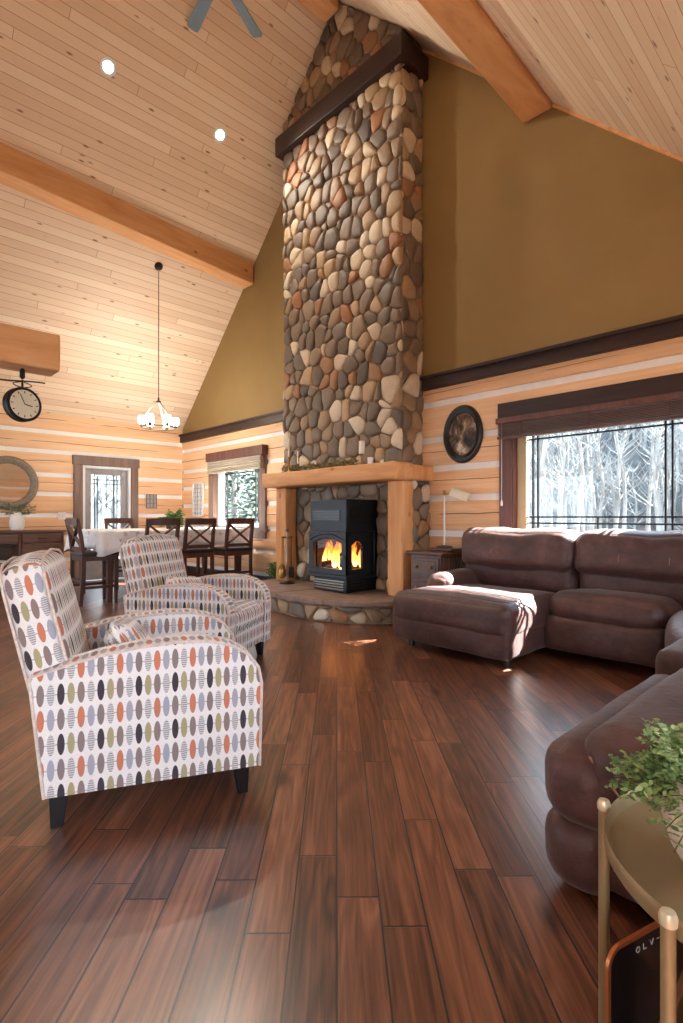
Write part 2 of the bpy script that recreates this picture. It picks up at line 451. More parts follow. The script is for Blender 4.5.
M_WAX = plain('ivory candle wax', hexlin(236, 230, 216), .5, 0, .03, Subsurface_Weight=.15)
M_SHADE = emit('lit frosted glass', (1, .94, .85, 1), 6)
M_LED = emit('lit lens', (1, .93, .82, 1), 18)
def leaf_mat(name, a, b):
    t = NT(name); r = t.node('ShaderNodeNewGeometry').outputs['Random Per Island']
    c = t.ramp(r, [(0, a), (1, b)])
    return t.pbr(c, .5, 0., None, Subsurface_Weight=.1)
M_FERN = leaf_mat('fern green', hexlin(84, 118, 66), hexlin(166, 186, 116))
M_LEAF = leaf_mat('houseplant green', hexlin(58, 100, 44), hexlin(120, 160, 84))
M_SAGE = leaf_mat('sage greenery', hexlin(104, 100, 66), hexlin(156, 148, 104))
M_EUCA = leaf_mat('eucalyptus grey green', hexlin(110, 120, 90), hexlin(170, 176, 146))
M_STEM = plain('plant stem', hexlin(96, 96, 56), .6)
M_TRAY = plain('olive gold metal', hexlin(150, 128, 92), .42, .35, .06, 6)
M_COPPER = plain('copper edge', hexlin(196, 120, 76), .35, .8, .08)
M_BLACKGLOSS = plain('satin black plastic', hexlin(14, 14, 16), .3, 0, .05)
M_MARK = plain('pale grey marking', hexlin(170, 170, 170), .5)
M_BASKET = timber('tan wood box', [(.3, hexlin(96, 62, 36)), (.7, hexlin(134, 92, 56))], .6, 2, 16.)
M_MIRRORF = plain('pewter mirror frame', hexlin(128, 116, 102), .5, .3, .3, 40, .4)
M_MIRROR = plain('mirror glass', (.85, .86, .86, 1), .03, 1., .01)
def picture_mat():
    t = NT('old sepia picture'); c = t.co('UV')
    n = t.noise(c, 5.5, 4, .6, .6)
    x = t.ramp(n, [(.36, hexlin(34, 28, 24)), (.47, hexlin(78, 62, 46)), (.55, hexlin(120, 98, 74)), (.64, hexlin(196, 172, 144))])
    return t.pbr(x, .25)
M_PICT = picture_mat()
M_BLACKFRAME = plain('black oval frame', hexlin(24, 18, 16), .3, 0, .2)
M_DIAL = plain('cream clock dial', hexlin(222, 214, 190), .5, 0, .04)
M_FAN = plain('slate fan blade', hexlin(104, 130, 146), .4, 0, .08)
M_BLIND = timber('brown blind slats', [(.3, hexlin(74, 52, 46)), (.7, hexlin(106, 80, 70))], .5, 0, 16.)
M_BLINDL = timber('pale woven shade', [(.3, hexlin(140, 126, 108)), (.7, hexlin(190, 178, 160))], .7, 0, 30.)
M_PAPER = plain('pale paper', hexlin(214, 210, 204), .7, 0, .05)
M_ART = plain('grey print', hexlin(150, 146, 146), .6, 0, .4, 60)
M_PLASTIC = plain('white plastic plate', hexlin(226, 224, 220), .4, 0, .02)
M_GROUND = plain('dry leaf litter', hexlin(58, 60, 60), .95, 0, .5, 2.5, .3)
M_TRUNK = plain('grey aspen bark', hexlin(110, 114, 114), .9, 0, .35, 3, .3)
M_CONIFER = leaf_mat('conifer green', hexlin(26, 38, 30), hexlin(74, 88, 74))
M_TERRA = plain('pale pink clay pot', hexlin(214, 192, 178), .6, 0, .04)
M_DARKPOT = plain('dark pot', hexlin(44, 40, 40), .5)
M_CARVED = timber('carved dark oak', [(.3, hexlin(58, 31, 19)), (.7, hexlin(104, 62, 39))], .35, 2, 22.)
M_CREAM = plain('cream enamel', hexlin(214, 204, 184), .35, .1, .04)
M_CAP = plain('pale brass cap', hexlin(206, 192, 160), .35, .3, .04)
M_SLAT = plain('grey steel slat', hexlin(64, 68, 72), .4, .4, .05)
# ------------------------------------------------------------------ the room
YG, XL, XR, YB = 4.85, -9.52, 0.62, -4.2
RX, RZ, PITCH = -4.74, 7.47, 0.98
def roof(x): return RZ - PITCH * abs(x - RX)

# floor: boards run diagonally
fl = MB()
ca, sa = math.cos(math.radians(136.7)), math.sin(math.radians(136.7))
fv = [(XL - .2, YB, 0), (XR + .2, YB, 0), (XR + .2, YG + .2, 0), (XL - .2, YG + .2, 0)]
fv2 = fv + [(x, y, -.15) for x, y, z in fv]
fl.add(fv2, [(0, 1, 2, 3), (7, 6, 5, 4), (0, 4, 5, 1), (1, 5, 6, 2), (2, 6, 7, 3), (3, 7, 4, 0)],
       uv=[(x * ca + y * sa, -x * sa + y * ca) for x, y, z in fv2])
structure(fl, 'floor', M_FLOOR, smooth=False)

# ceiling: two slopes boarded lengthwise
ce = MB()
for sgn in (-1, 1):
    xe = XL - .1 if sgn < 0 else XR + .1
    sl = math.hypot(xe - RX, roof(xe) - RZ)
    q = [(RX, YB), (RX, YG + .1), (xe, YG + .1), (xe, YB)]
    v = [(x, y, roof(x)) for x, y in q] + [(x, y, roof(x) + .18) for x, y in q]
    uv = [(y, 0 if x == RX else sl) for x, y in q] * 2
    fs = [(0, 1, 2, 3), (7, 6, 5, 4), (0, 4, 5, 1), (1, 5, 6, 2), (2, 6, 7, 3), (3, 7, 4, 0)]
    ce.add(v, fs, uv=uv)
structure(ce, 'ceiling', M_CEIL, smooth=False)

def log_wall(mb, P, u0, u1, ztop, chinks, holes, thick=.2, cw=.07):
    """P(u, depth_into_room, z) -> world point"""
    bands = []
    z = 0.0; idx = 0
    cs = sorted(chinks)
    for c in cs:
        if c - cw / 2 > z: bands.append((z, c - cw / 2, idx, 'log'))
        bands.append((max(0, c - cw / 2), c + cw / 2, idx, 'chink')); z = c + cw / 2; idx += 1
    if z < ztop: bands.append((z, ztop, idx, 'log'))
    for (a, b, i, kind) in bands:
        if kind == 'log': sl = [a + (b - a) * t for t in (0, .06, .2, .5, .8, .94, 1)]
        else: sl = [a, b]
        cuts = sorted(set([x for x in sl] + [h for hh in holes for h in (hh[2], hh[3]) if a < h < b]))
        for z0, z1 in zip(cuts, cuts[1:]):
            zm = (z0 + z1) / 2
            hs = sorted((h[0], h[1]) for h in holes if h[2] < zm < h[3])
            segs = []; u = u0
            for h0, h1 in hs:
                segs.append((u, h0)); u = h1
            segs.append((u, u1))
            def dep(zz):
                if kind == 'chink': return -.022
                t = (zz - a) / (b - a); return .012 * (1 - abs(2 * t - 1) ** 4)
            segs = [(p + (q - p) * i_ / n_, p + (q - p) * (i_ + 1) / n_) for p, q in segs for n_ in [max(1, round((q - p) / 1.1))] for i_ in range(n_)]
            for s0, s1 in segs:
                v = [P(s0, dep(z0), z0), P(s1, dep(z0), z0), P(s1, dep(z1), z1), P(s0, dep(z1), z1),
                     P(s0, -thick, z0), P(s1, -thick, z0), P(s1, -thick, z1), P(s0, -thick, z1)]
                vv = lambda zz: i + (zz - a) / (b - a)
                uv = [(s0, vv(z0)), (s1, vv(z0)), (s1, vv(z1)), (s0, vv(z1))] * 2
                mb.add(v, [(0, 1, 2, 3), (7, 6, 5, 4), (0, 3, 7, 4), (1, 5, 6, 2), (0, 4, 5, 1), (3, 2, 6, 7)], 0 if kind == 'log' else 1, uv)

FILL_GAP_L = (-3.0, .4, .35, 2.15)          # unseen opening added in the left wall to bring daylight to the dining end
FILL_GAP_REAR = [(-8.6, -5.2, .35, 2.2)]  # unseen opening in the rear wall, added to let daylight in
W1 = (-2.62, -1.02, .88, 2.08)      # big window opening: x0, x1, z0, z1
W2 = (-8.32, -6.86, .9, 2.08)
D1 = (2.98, 3.88, 0.0, 2.0)
wb = MB()
log_wall(wb, lambda u, d, z: (u, YG - d, z), XL, XR, 2.56, [2.367, 1.965, 1.64, 1.31, .92, .56, .2], [W1, W2])
XE = RX + (RZ - 2.56) / PITCH
top = [(XL, 2.56), (XE, 2.56), (RX, RZ + .02), (XL, roof(XL) + .02)]
wb.prism(top, 'y', YG, YG + .2, 2)
structure(wb, 'wall_back', [M_LOG, M_CHINK, M_OLIVE], smooth=False)
wl = MB()
log_wall(wl, lambda u, d, z: (XL + d, u, z), YB, YG, roof(XL) + .05, [2.49, 2.17, 1.79, 1.48, 1.13, .78, .4], [D1, FILL_GAP_L])
structure(wl, 'wall_left', [M_LOG, M_CHINK], smooth=False)
# right wall, beside the camera: a wide window lights the sofa from there
W3 = (1.2, 3.05, .8, 2.15); W6 = (-2.9, -.3, .35, 2.1)
wr = MB()
log_wall(wr, lambda u, d, z: (XR - d, u, z), YB, YG, roof(XR) + .05, [2.05, 1.7, 1.35, .98, .6, .25], [W3, W6])
structure(wr, 'wall_right', [M_LOG, M_CHINK], smooth=False)

# rear wall behind the viewer with the added daylight opening
wf = MB()
log_wall(wf, lambda u, d, z: (u, YB + d, z), XL, XR, 2.5, [2.3, 1.9, 1.5, 1.1, .7, .3], FILL_GAP_REAR)
wf.prism([(XL, 2.5), (RX + (RZ - 2.5) / PITCH, 2.5), (RX, RZ + .02), (XL, roof(XL) + .02)], 'y', YB - .2, YB, 2)
structure(wf, 'wall_front', [M_LOG, M_CHINK, M_OLIVE], smooth=False)

# dark ledge round the gable wall above the logs
t = MB(); t.box(XL + .03, -5.62, YG - .07, YG, 2.53, 2.68); t.box(XL + .03, -5.62, YG - .10, YG, 2.645, 2.68)
t.box(-3.78, XR - .01, YG - .07, YG, 2.53, 2.68); t.box(-3.78, XR - .01, YG - .10, YG, 2.645, 2.68)
structure(t, 'trim_1', M_DARKTRIM, bevel=.006)
t = MB()
for x0, x1 in ((-3.7, -2.5), (-2.19, .3)):
    v = []
    for x in (x0, x1):
        for dz, dy in ((.0, .0), (-.035, 0), (-.035, .02), (0, .02)):
            v.append((x, YG - dy, roof(x) + dz))
    t.add(v, [(0, 1, 5, 4), (1, 2, 6, 5), (2, 3, 7, 6), (3, 0, 4, 7), (0, 3, 2, 1), (4, 5, 6, 7)])
structure(t, 'trim_2', M_BEAM_Y, smooth=False)
t = MB(); t.box(XL + .02, -5.9, YG - .025, YG + .02, 0, .17)
structure(t, 'baseboard_back', M_DARKTRIM, bevel=.004)
t = MB(); t.box(XL - .02, XL + .025, YB, 2.87, 0, .17); t.box(XL - .02, XL + .025, 3.98, YG, 0, .17)
structure(t, 'baseboard_left', M_DARKTRIM, bevel=.004)

def winroot(name, loc):
    o = bpy.data.objects.new(name, None); COL.objects.link(o); o.location = loc; o['kind'] = 'structure'
    PM[o.name] = Matrix.Translation(Vector(loc)); return o

# window over the sofa
w = winroot('window_1', (-1.82, YG, .9))
c = MB(); c.box(-2.73, -2.60, YG - .035, YG + .02, .82, 2.08); c.box(-1.04, -.91, YG - .035, YG + .02, .82, 2.08)
c.box(-2.78, -.86, YG - .06, YG + .02, .86, .91)
c.box(-2.62, -2.585, YG - .02, YG + .2, .9, 2.08); c.box(-1.055, -1.02, YG - .02, YG + .2, .9, 2.08); c.box(-2.62, -1.02, YG, YG + .2, .88, .91)
c.build('casing', M_CASING, w, bevel=.005)
c = MB(); c.box(-2.735, -.88, YG - .06, YG + .02, 2.075, 2.235)
c.build('head_board', M_DARKTRIM, w, bevel=.005)
c = MB()
for a, b in ((-2.585, -2.49), (-1.15, -1.055)): c.box(a, b, YG + .06, YG + .12, .91, 2.06)
c.box(-2.49, -1.15, YG + .06, YG + .12, .91, .95); c.box(-2.49, -1.15, YG + .06, YG + .12, 1.99, 2.06)
c.build('sash', M_SASH, w, bevel=.006)
c = MB(); c.box(-2.495, -1.145, YG + .085, YG + .095, .945, 1.995); c.build('glass', M_GLASS, w, smooth=False)
c = MB()
for x in (-2.43, -2.38, -1.285, -1.235): c.box(x - .0075, x + .0075, YG + .078, YG + .102, .945, 1.995)
for z in (1.04, 1.10, 1.86, 1.92): c.box(-2.49, -1.15, YG + .077, YG + .103, z - .0075, z + .0075)
for z0, z1 in ((.945, 1.10), (1.86, 1.99)): c.box(-1.826, -1.814, YG + .078, YG + .102, z0, z1)
c.build('leading', M_LEAD, w, smooth=False)
b = empty('window_blind', (-1.82, YG - .09, 1.88), 'brown slatted blind drawn up under the dark head board over the sofa window', 'blind', 'raised window blinds')
c = MB(); c.box(-2.72, -.92, YG - .125, YG - .065, 2.02, 2.075); c.build('head_rail', M_CASING, b, bevel=.004)
c = MB()
for i in range(9): c.box(-2.70, -.94, YG - .115, YG - .068, 1.90 + i * .013, 1.908 + i * .013)
c.box(-2.705, -.935, YG - .12, YG - .066, 1.868, 1.892)
for x in (-2.45, -1.82, -1.2): c.tube([(x, YG - .122, 1.87), (x, YG - .122, 2.03)], .004, 5)
c.build('slats', M_BLIND, b, smooth=False)
c = MB(); c.tube([(-2.66, YG - .11, 2.04), (-2.66, YG - .11, 1.25)], .003, 5); c.lathe([(.004, .03), (.012, 0), (.010, -.03)], 8, c=(-2.66, YG - .11, 1.24))
c.build('pull_cord', M_PAPER, b)

# window beside the dining table
w = winroot('window_2', (-7.6, YG, .9))
c = MB(); c.box(-8.46, -8.29, YG - .04, YG + .02, .80, 2.08); c.box(-6.90, -6.73, YG - .04, YG + .02, .80, 2.08)
c.box(-8.50, -6.68, YG - .07, YG + .02, .86, .91); c.box(-8.46, -6.73, YG - .035, YG + .02, .76, .86)
c.box(-8.32, -8.28, YG - .02, YG + .2, .9, 2.08); c.box(-6.90, -6.86, YG - .02, YG + .2, .9, 2.08); c.box(-8.32, -6.86, YG, YG + .2, .9, .93)
c.build('casing', M_CASINGG, w, bevel=.005)
c = MB(); c.box(-8.42, -6.70, YG - .12, YG + .02, 2.07, 2.22); c.build('head_board', M_CASING, w, bevel=.005)
c = MB()
for a, d in ((-8.28, -8.16), (-7.02, -6.90)): c.box(a, d, YG + .05, YG + .12, .93, 2.06)
c.box(-8.16, -7.02, YG + .05, YG + .12, .93, 1.0); c.box(-8.16, -7.02, YG + .05, YG + .12, 1.97, 2.06)
c.build('sash', M_WHITE, w, bevel=.006)
c = MB(); c.box(-8.165, -7.015, YG + .08, YG + .09, .99, 1.98); c.build('glass', M_GLASS, w, smooth=False)
c = MB()
for x in (-8.09, -8.02, -7.16, -7.09): c.box(x - .006, x + .006, YG + .073, YG + .097, .99, 1.98)
for z in (1.06, 1.12, 1.85, 1.91): c.box(-8.16, -7.02, YG + .072, YG + .098, z - .006, z + .006)
c.build('leading', M_LEAD, w, smooth=False)
b = empty('window_blind', (-7.63, YG - .1, 1.86), 'pale woven shade drawn up in the dining window', 'blind', 'raised window blinds')
c = MB()
for i in range(6): c.box(-8.38, -6.76, YG - .115 + .006 * (i % 2), YG - .045, 1.86 + i * .035, 1.89 + i * .035)
c.build('folds', M_BLINDL, b, bevel=.006)

# glass door in the left wall
w = winroot('door_1', (XL, 3.43, 0))
c = MB(); c.box(XL - .02, XL + .045, 2.88, 3.02, 0, 1.99); c.box(XL - .02, XL + .045, 3.84, 3.97, 0, 1.99); c.box(XL - .02, XL + .055, 2.86, 3.99, 1.985, 2.145)
c.build('casing', M_CASINGG, w, bevel=.006)
c = MB(); c.box(XL - .2, XL + .02, 3.02, 3.065, 0, 1.985); c.box(XL - .2, XL + .02, 3.80, 3.84, 0, 1.985); c.box(XL - .2, XL + .02, 3.065, 3.80, 1.94, 1.985)
c.build('jamb', M_WHITE, w, bevel=.004)
c = MB()
c.box(XL - .1, XL - .05, 3.07, 3.18, .01, 1.935); c.box(XL - .1, XL - .05, 3.69, 3.797, .01, 1.935); c.box(XL - .1, XL - .05, 3.18, 3.69, 1.84, 1.935); c.box(XL - .1, XL - .05, 3.18, 3.69, .01, .35)
c.build('door_panel', plain('taupe door paint', hexlin(150, 142, 140), .45), w, bevel=.006)
c = MB(); c.box(XL - .08, XL - .07, 3.175, 3.695, .345, 1.845); c.build('glass', M_GLASS, w, smooth=False)
c = MB()
for y in (3.24, 3.30, 3.57, 3.63): c.box(XL - .088, XL - .062, y - .006, y + .006, .35, 1.84)
for z in (.42, .48, 1.68, 1.75): c.box(XL - .088, XL - .062, 3.18, 3.69, z - .006, z + .006)
pts = [(XL - .075, 3.30 + .27 * i / 12, 1.15 + .14 * math.sin(PI * i / 12)) for i in range(13)]; c.tube(pts, .006, 5)
pts = [(XL - .075, 3.30 + .27 * i / 12, 1.45 - .14 * math.sin(PI * i / 12)) for i in range(13)]; c.tube(pts, .006, 5)
c.build('leading', M_LEAD, w, smooth=False)
c = MB(); c.tube([(XL - .05, 3.74, 1.0), (XL + .01, 3.74, 1.0)], .012, 8); c.tube([(XL + .01, 3.75, 1.0), (XL + .01, 3.64, 1.0)], .01, 8)
c.build('door_handle', M_BRONZE, w)

# beams
def beam(name, x0, x1, z0, y0, y1, label, skew=0.0, yref=YG):
    """roof timber: its top follows the ceiling; skew moves it sideways per metre"""
    mb = MB(); vs = []
    for y in (y0, y1):
        dx = skew * (yref - y); a, b = x0 + dx, x1 + dx; mid = [RX] if a < RX < b else []
        zz = z0 - PITCH * (abs((a + b) / 2 - RX) - abs((x0 + x1) / 2 - RX))
        ring = [(a, zz), (b, zz), (b, roof(b) + .01)] + [(m_, roof(m_) + .01) for m_ in mid] + [(a, roof(a) + .01)]
        vs += [(p[0], y, p[1]) for p in ring]
    n = len(vs) // 2
    mb.add(vs, [tuple(reversed(range(n))), tuple(range(n, 2 * n))] + [(i, (i + 1) % n, n + (i + 1) % n, n + i) for i in range(n)])
    return tag(mb.build(name, M_BEAM_Y, bevel=.012), label, 'beam')
beam('roof_purlin', -7.36, -7.09, 4.84, YB + .05, YG - .01, 'pine beam along the left roof slope above the dining area', .045)
beam('roof_purlin', -2.48, -2.20, 4.93, YB + .05, YG - .01, 'pine beam along the right roof slope ending on the olive wall', .06)
beam('ridge_beam', -4.87, -4.61, 7.22, YB + .05, 4.38, 'pale ridge beam at the roof peak meeting the stone chimney')
o = tag(MB().box(-4.87, -4.61, YB + .05, 1.3, 2.27, 2.56).build('loft_beam', M_BEAM_Y, bevel=.012), 'heavy pine beam end jutting in above the station clock', 'beam')
lp = MB().box(-4.86, -4.62, -3.2, -2.96, 0, 2.27)
tag(lp.build('loft_post', M_PINE_Z, bevel=.012), 'square pine post carrying the loft beam behind the viewer', 'post')
# wall plates and switches
def plate(name, P, label, w=.12, h=.12, n=2):
    e = empty(name, P, label, 'light switch')
    mb = MB().box(P[0], P[0] + .008, P[1] - w / 2, P[1] + w / 2, P[2], P[2] + h); mb.build('plate', M_PLASTIC, e, bevel=.002)
    for i in range(n):
        y = P[1] + (i - (n - 1) / 2) * .045
        MB().box(P[0] + .006, P[0] + .013, y - .015, y + .015, P[2] + .03, P[2] + .09).build('rocker', M_PLASTIC, e, bevel=.002)
plate('light_switch', (XL + .011, 2.70, 1.06), 'white double light switch on the log wall left of the glass door')

# ------------------------------------------------------------------ outdoors
g = MB()
N = 72
vs = []; fs = []
for j in range(N + 1):
    for i in range(N + 1):
        x = -48 + 72 * i / N; y = -20 + 72 * j / N
        d = max(0, y - 10, -x - 16)
        vs.append((x, y, -.35 + min(13, 1.25 * max(0, d - 11)) + .25 * noise.noise(Vector((x * .2, y * .2, 0)))))
for j in range(N):
    for i in range(N): fs.append((j * (N + 1) + i, j * (N + 1) + i + 1, (j + 1) * (N + 1) + i + 1, (j + 1) * (N + 1) + i))
g.add(vs, fs)
def gz(x, y):
    d = max(0, y - 10, -x - 16); return -.45 + min(13, 1.25 * max(0, d - 11)) + .25 * noise.noise(Vector((x * .2, y * .2, 0)))
structure(g, 'ground', M_GROUND)
protos = []
for k in range(6):
    r = random.Random(50 + k)
    mb = MB(); H = r.uniform(4.6, 5.6); lean = r.uniform(-.5, .5); R0 = r.uniform(.05, .10)
    pts = [(lean * (t / 8) ** 2 + .05 * math.sin(t * 1.7 + k), .05 * math.cos(t * 1.3 + k), H * t / 8) for t in range(9)]
    mb.tube(pts, [R0 * (1 - .085 * t) for t in range(9)], 7)
    for b in range(24):
        t = r.uniform(.35, .98); z = H * t; a = r.uniform(0, 2 * PI); L = r.uniform(.4, 1.5) * (1.1 - t * .5)
        x0 = lean * t ** 2
        p = [(x0, 0, z), (x0 + math.cos(a) * L * .5, math.sin(a) * L * .5, z + L * .35), (x0 + math.cos(a) * L * .9, math.sin(a) * L * .9, z + L * .9)]
        mb.tube(p, [R0 * .22, R0 * .14, .004], 4)
    protos.append(mb)
tr = random.Random(11); trunks = []
cnt = 0
def put_tree(x, y, s=1.0, lab='bare grey tree trunk in the woods beyond the window over the sofa', grp='bare trees beyond the sofa window'):
    global cnt
    k = cnt % 6; cnt += 1
    if len(trunks) <= k:
        o = protos[k].build('bare_tree', M_TRUNK, None, world=False); trunks.append(o); tag(o, lab, 'tree', grp)
    else:
        o = trunks[k].copy(); COL.objects.link(o); tag(o, lab, 'tree', grp)
    o.location = (x, y, gz(x, y) - .05); o.rotation_euler = (0, 0, tr.uniform(0, 6.28)); o.scale = (s, s, s * tr.uniform(.9, 1.2))
for i in range(260):
    y = 13 + 24 * tr.random() ** .8
    xc = -.375 * y
    put_tree(xc + tr.uniform(-.19, .22) * y, y, tr.uniform(.6, 1.15))
for i in range(24):
    x = -16 - 14 * tr.random(); y = -x * tr.uniform(.24, .48)
    put_tree(x, y, tr.uniform(.7, 1.2), 'bare grey tree trunk outside the leaded glass door', 'bare trees beyond the glass door')
def conifer(seed, H=7., R=1.7):
    r = random.Random(seed); mb = MB()
    for i in range(2600):
        t = r.random() ** .8; z = .3 + (H - .3) * t; rad = R * (1 - t) * r.uniform(.55, 1.0) + .05; a = r.uniform(0, 2 * PI)
        c = Vector((math.cos(a) * rad, math.sin(a) * rad, z - rad * .25)); d = Vector((math.cos(a), math.sin(a), r.uniform(-.6, .1))).normalized()
        sd = d.cross(Vector((0, 0, 1))).normalized(); L = r.uniform(.15, .34); w = L * .35
        mb.add([c - sd * w * .3, c + d * L * .5 - sd * w + Vector((0, 0, .04)), c + d * L, c + d * L * .5 + sd * w - Vector((0, 0, .04))], [(0, 1, 2, 3)])
    return mb
cproto = []
for i, (x, y, s) in enumerate([(-15.2, 9.6, 1.0), (-19.2, 11.6, 1.25), (-17.8, 13.9, 1.2), (-23.5, 13.4, 1.35), (-23., 17.8, 1.5)]):
    if i < 2:
        e = empty('conifer_tree', (x, y, gz(x, y) - .05), 'x', 'tree', 'conifers outside the dining window')
        conifer(90 + i).build('foliage', M_CONIFER, e, world=False, smooth=False)
        MB().tube([(0, 0, 0), (0, 0, 6.6)], [.12, .02], 8).build('trunk', M_TRUNK, e, world=False)
        cproto.append(e)
    else:
        e = copy_tree(cproto[i % 2])
    e.location = (x, y, gz(x, y) - .05); e.scale = (s, s, s); e.rotation_euler = (0, 0, i * 1.3)
    e['label'] = 'dark green conifer standing outside the dining window'
# ------------------------------------------------------------------ stone fireplace
def clip(poly, nx, ny, c):
    """keep points with nx*x + ny*y <= c"""
    out = []
    for i in range(len(poly)):
        a, b = poly[i], poly[(i + 1) % len(poly)]
        da = nx * a[0] + ny * a[1] - c; db = nx * b[0] + ny * b[1] - c
        if da <= 0: out.append(a)
        if (da < 0 < db) or (db < 0 < da):
            t = da / (da - db); out.append((a[0] + (b[0] - a[0]) * t, a[1] + (b[1] - a[1]) * t))
    return out
def stones(mb, W, H, size, mapf, seed, halfplanes=(), hgt=.04, asp=1.15, gap=.006, m=0, wvar=.5):
    r = random.Random(seed)
    nx = max(1, round(W / size)); ny = max(1, round(H / (size * asp))); sx, sy = W / nx, H / ny
    P = {}
    for j in range(-1, ny + 1):
        for i in range(-1, nx + 1):
            P[i, j] = ((i + .5 + (.25 if j % 2 else -.25) + r.uniform(-.36, .36)) * sx, (j + .5 + r.uniform(-.36, .36)) * sy, r.uniform(-wvar, wvar) * .28 * sx * sx)
    for (i, j), (px, py, pw) in P.items():
        poly = [(0, 0), (W, 0), (W, H), (0, H)]
        for dj in range(-2, 3):
            for di in range(-2, 3):
                q = P.get((i + di, j + dj))
                if q is None or (di == 0 and dj == 0): continue
                a, b = q[0] - px, q[1] - py
                c = (q[0] ** 2 + q[1] ** 2 - q[2] - px ** 2 - py ** 2 + pw) / 2
                poly = clip(poly, a, b, c)
                if len(poly) < 3: break
            if len(poly) < 3: break
        for hp in halfplanes:
            if len(poly) >= 3: poly = clip(poly, *hp)
        if len(poly) < 3: continue
        cx = sum(p[0] for p in poly) / len(poly); cy = sum(p[1] for p in poly) / len(poly)
        A = abs(sum(poly[k][0] * poly[(k + 1) % len(poly)][1] - poly[(k + 1) % len(poly)][0] * poly[k][1] for k in range(len(poly)))) / 2
        if A < .0012: continue
        rad = math.sqrt(A / PI)
        q = []
        for x, y in poly:
            d = math.hypot(x - cx, y - cy); k = max(.3, 1 - gap / max(d, .01)); q.append((cx + (x - cx) * k, cy + (y - cy) * k))
        for _ in range(2):
            n = []
            for k in range(len(q)):
                a, b = q[k], q[(k + 1) % len(q)]
                n += [(a[0] * .75 + b[0] * .25, a[1] * .75 + b[1] * .25), (a[0] * .25 + b[0] * .75, a[1] * .25 + b[1] * .75)]
            q = n
        h = min(hgt, rad * .62) * r.uniform(.7, 1.25); tx, ty = r.uniform(-.25, .25), r.uniform(-.25, .25)
        vs = []; fs = []; n = len(q)
        for s, z in ((1.0, 0.0), (.99, .35), (.9, .72), (.68, .95), (.35, 1.04)):
            for x, y in q:
                xx, yy = cx + (x - cx) * s, cy + (y - cy) * s
                hh = h * z * (1 + (xx - cx) / rad * tx + (yy - cy) / rad * ty)
                vs.append(mapf(xx, yy, hh))
        vs.append(mapf(cx, cy, h * 1.05))
        for L in range(4):
            for k in range(n): fs.append((L * n + k, L * n + (k + 1) % n, (L + 1) * n + (k + 1) % n, (L + 1) * n + k))
        for k in range(n): fs.append((4 * n + k, 4 * n + (k + 1) % n, 5 * n))
        mb.add(vs, fs, m)

CX0, CX1, CY = -5.75, -3.715, 4.46      # chimney core; stones stand .04 proud
fp = empty('stone_fireplace', (-4.73, 4.5, 0), 'tall river stone fireplace and chimney rising to the roof peak', 'fireplace')
zb, zt = 1.66, RZ - .02
ch = MB()
core = [(CX0, zb), (CX1, zb), (CX1, roof(CX1) - .005), (RX, RZ - .005), (CX0, roof(CX0) - .005)]
ch.prism(core, 'y', CY, YG - .012, 1)
# front: u along x, v up
k = PITCH
stones(ch, CX1 - CX0 + .06, RZ - zb, .176, lambda u, v, h: (CX0 - .03 + u, CY - h, zb + v), 3,
       [(-k, 1, RZ - zb - k * (RX - CX0 + .03)), (k, 1, RZ - zb + k * (RX - CX0 + .03))], .04, 1.12, gap=.0045, wvar=.9)
stones(ch, YG - .02 - CY, roof(CX1) - zb, .17, lambda u, v, h: (CX1 + h, CY + u, zb + v), 4, (), .036, 1.25, gap=.0045)
stones(ch, YG - .02 - CY, roof(CX0) - zb, .17, lambda u, v, h: (CX0 - h, CY + u, zb + v), 5, (), .036, 1.25, gap=.0045)
ch.build('chimney', [M_STONE, M_MORTAR], fp, ang=70)
# dark band near the top
bd = MB(); bd.box(CX0 - .1, CX1 + .1, CY - .115, CY + .02, 6.04, 6.29); bd.box(CX1 - .02, CX1 + .1, CY, YG - .015, 6.04, 6.29); bd.box(CX0 - .1, CX0 + .02, CY, YG - .015, 6.04, 6.29)
bd.build('dark_band', M_DARKTRIM, fp, bevel=.01, label='dark stained timber band')
# surround behind the posts with the stove opening
BX0, BX1, BY = -5.88, -3.61, 4.60
su = MB()
for x0, x1, z0, z1 in ((BX0, -4.82, .22, 1.52), (-4.18, BX1, .22, 1.52), (-4.82, -4.18, 1.31, 1.52)):
    su.box(x0, x1, BY, YG - .02, z0, z1, 1)
su.box(BX1 - .12, BX1, 4.52, YG - .02, 0, 1.52, 1); su.box(BX0, BX0 + .12, 4.52, YG - .02, 0, 1.52, 1)
for k_, (x0, x1, z0, z1) in enumerate(((-5.64, -4.82, .24, 1.50), (-4.18, -3.82, .24, 1.50), (-4.82, -4.18, 1.32, 1.5))):
    stones(su, x1 - x0, z1 - z0, .20, lambda u, v, h, x0=x0, z0=z0: (x0 + u, BY - h, z0 + v), 20 + k_, (), .05, 1.05)
stones(su, YG - .02 - 4.52, 1.5, .19, lambda u, v, h: (BX1 + h, 4.52 + u, v + .01), 31, (), .035, 1.3)
stones(su, YG - .02 - 4.52, 1.5, .19, lambda u, v, h: (BX0 - h, 4.52 + u, v + .01), 32, (), .035, 1.3)
su.build('stone_surround', [M_STONE, M_MORTAR], fp, ang=70)
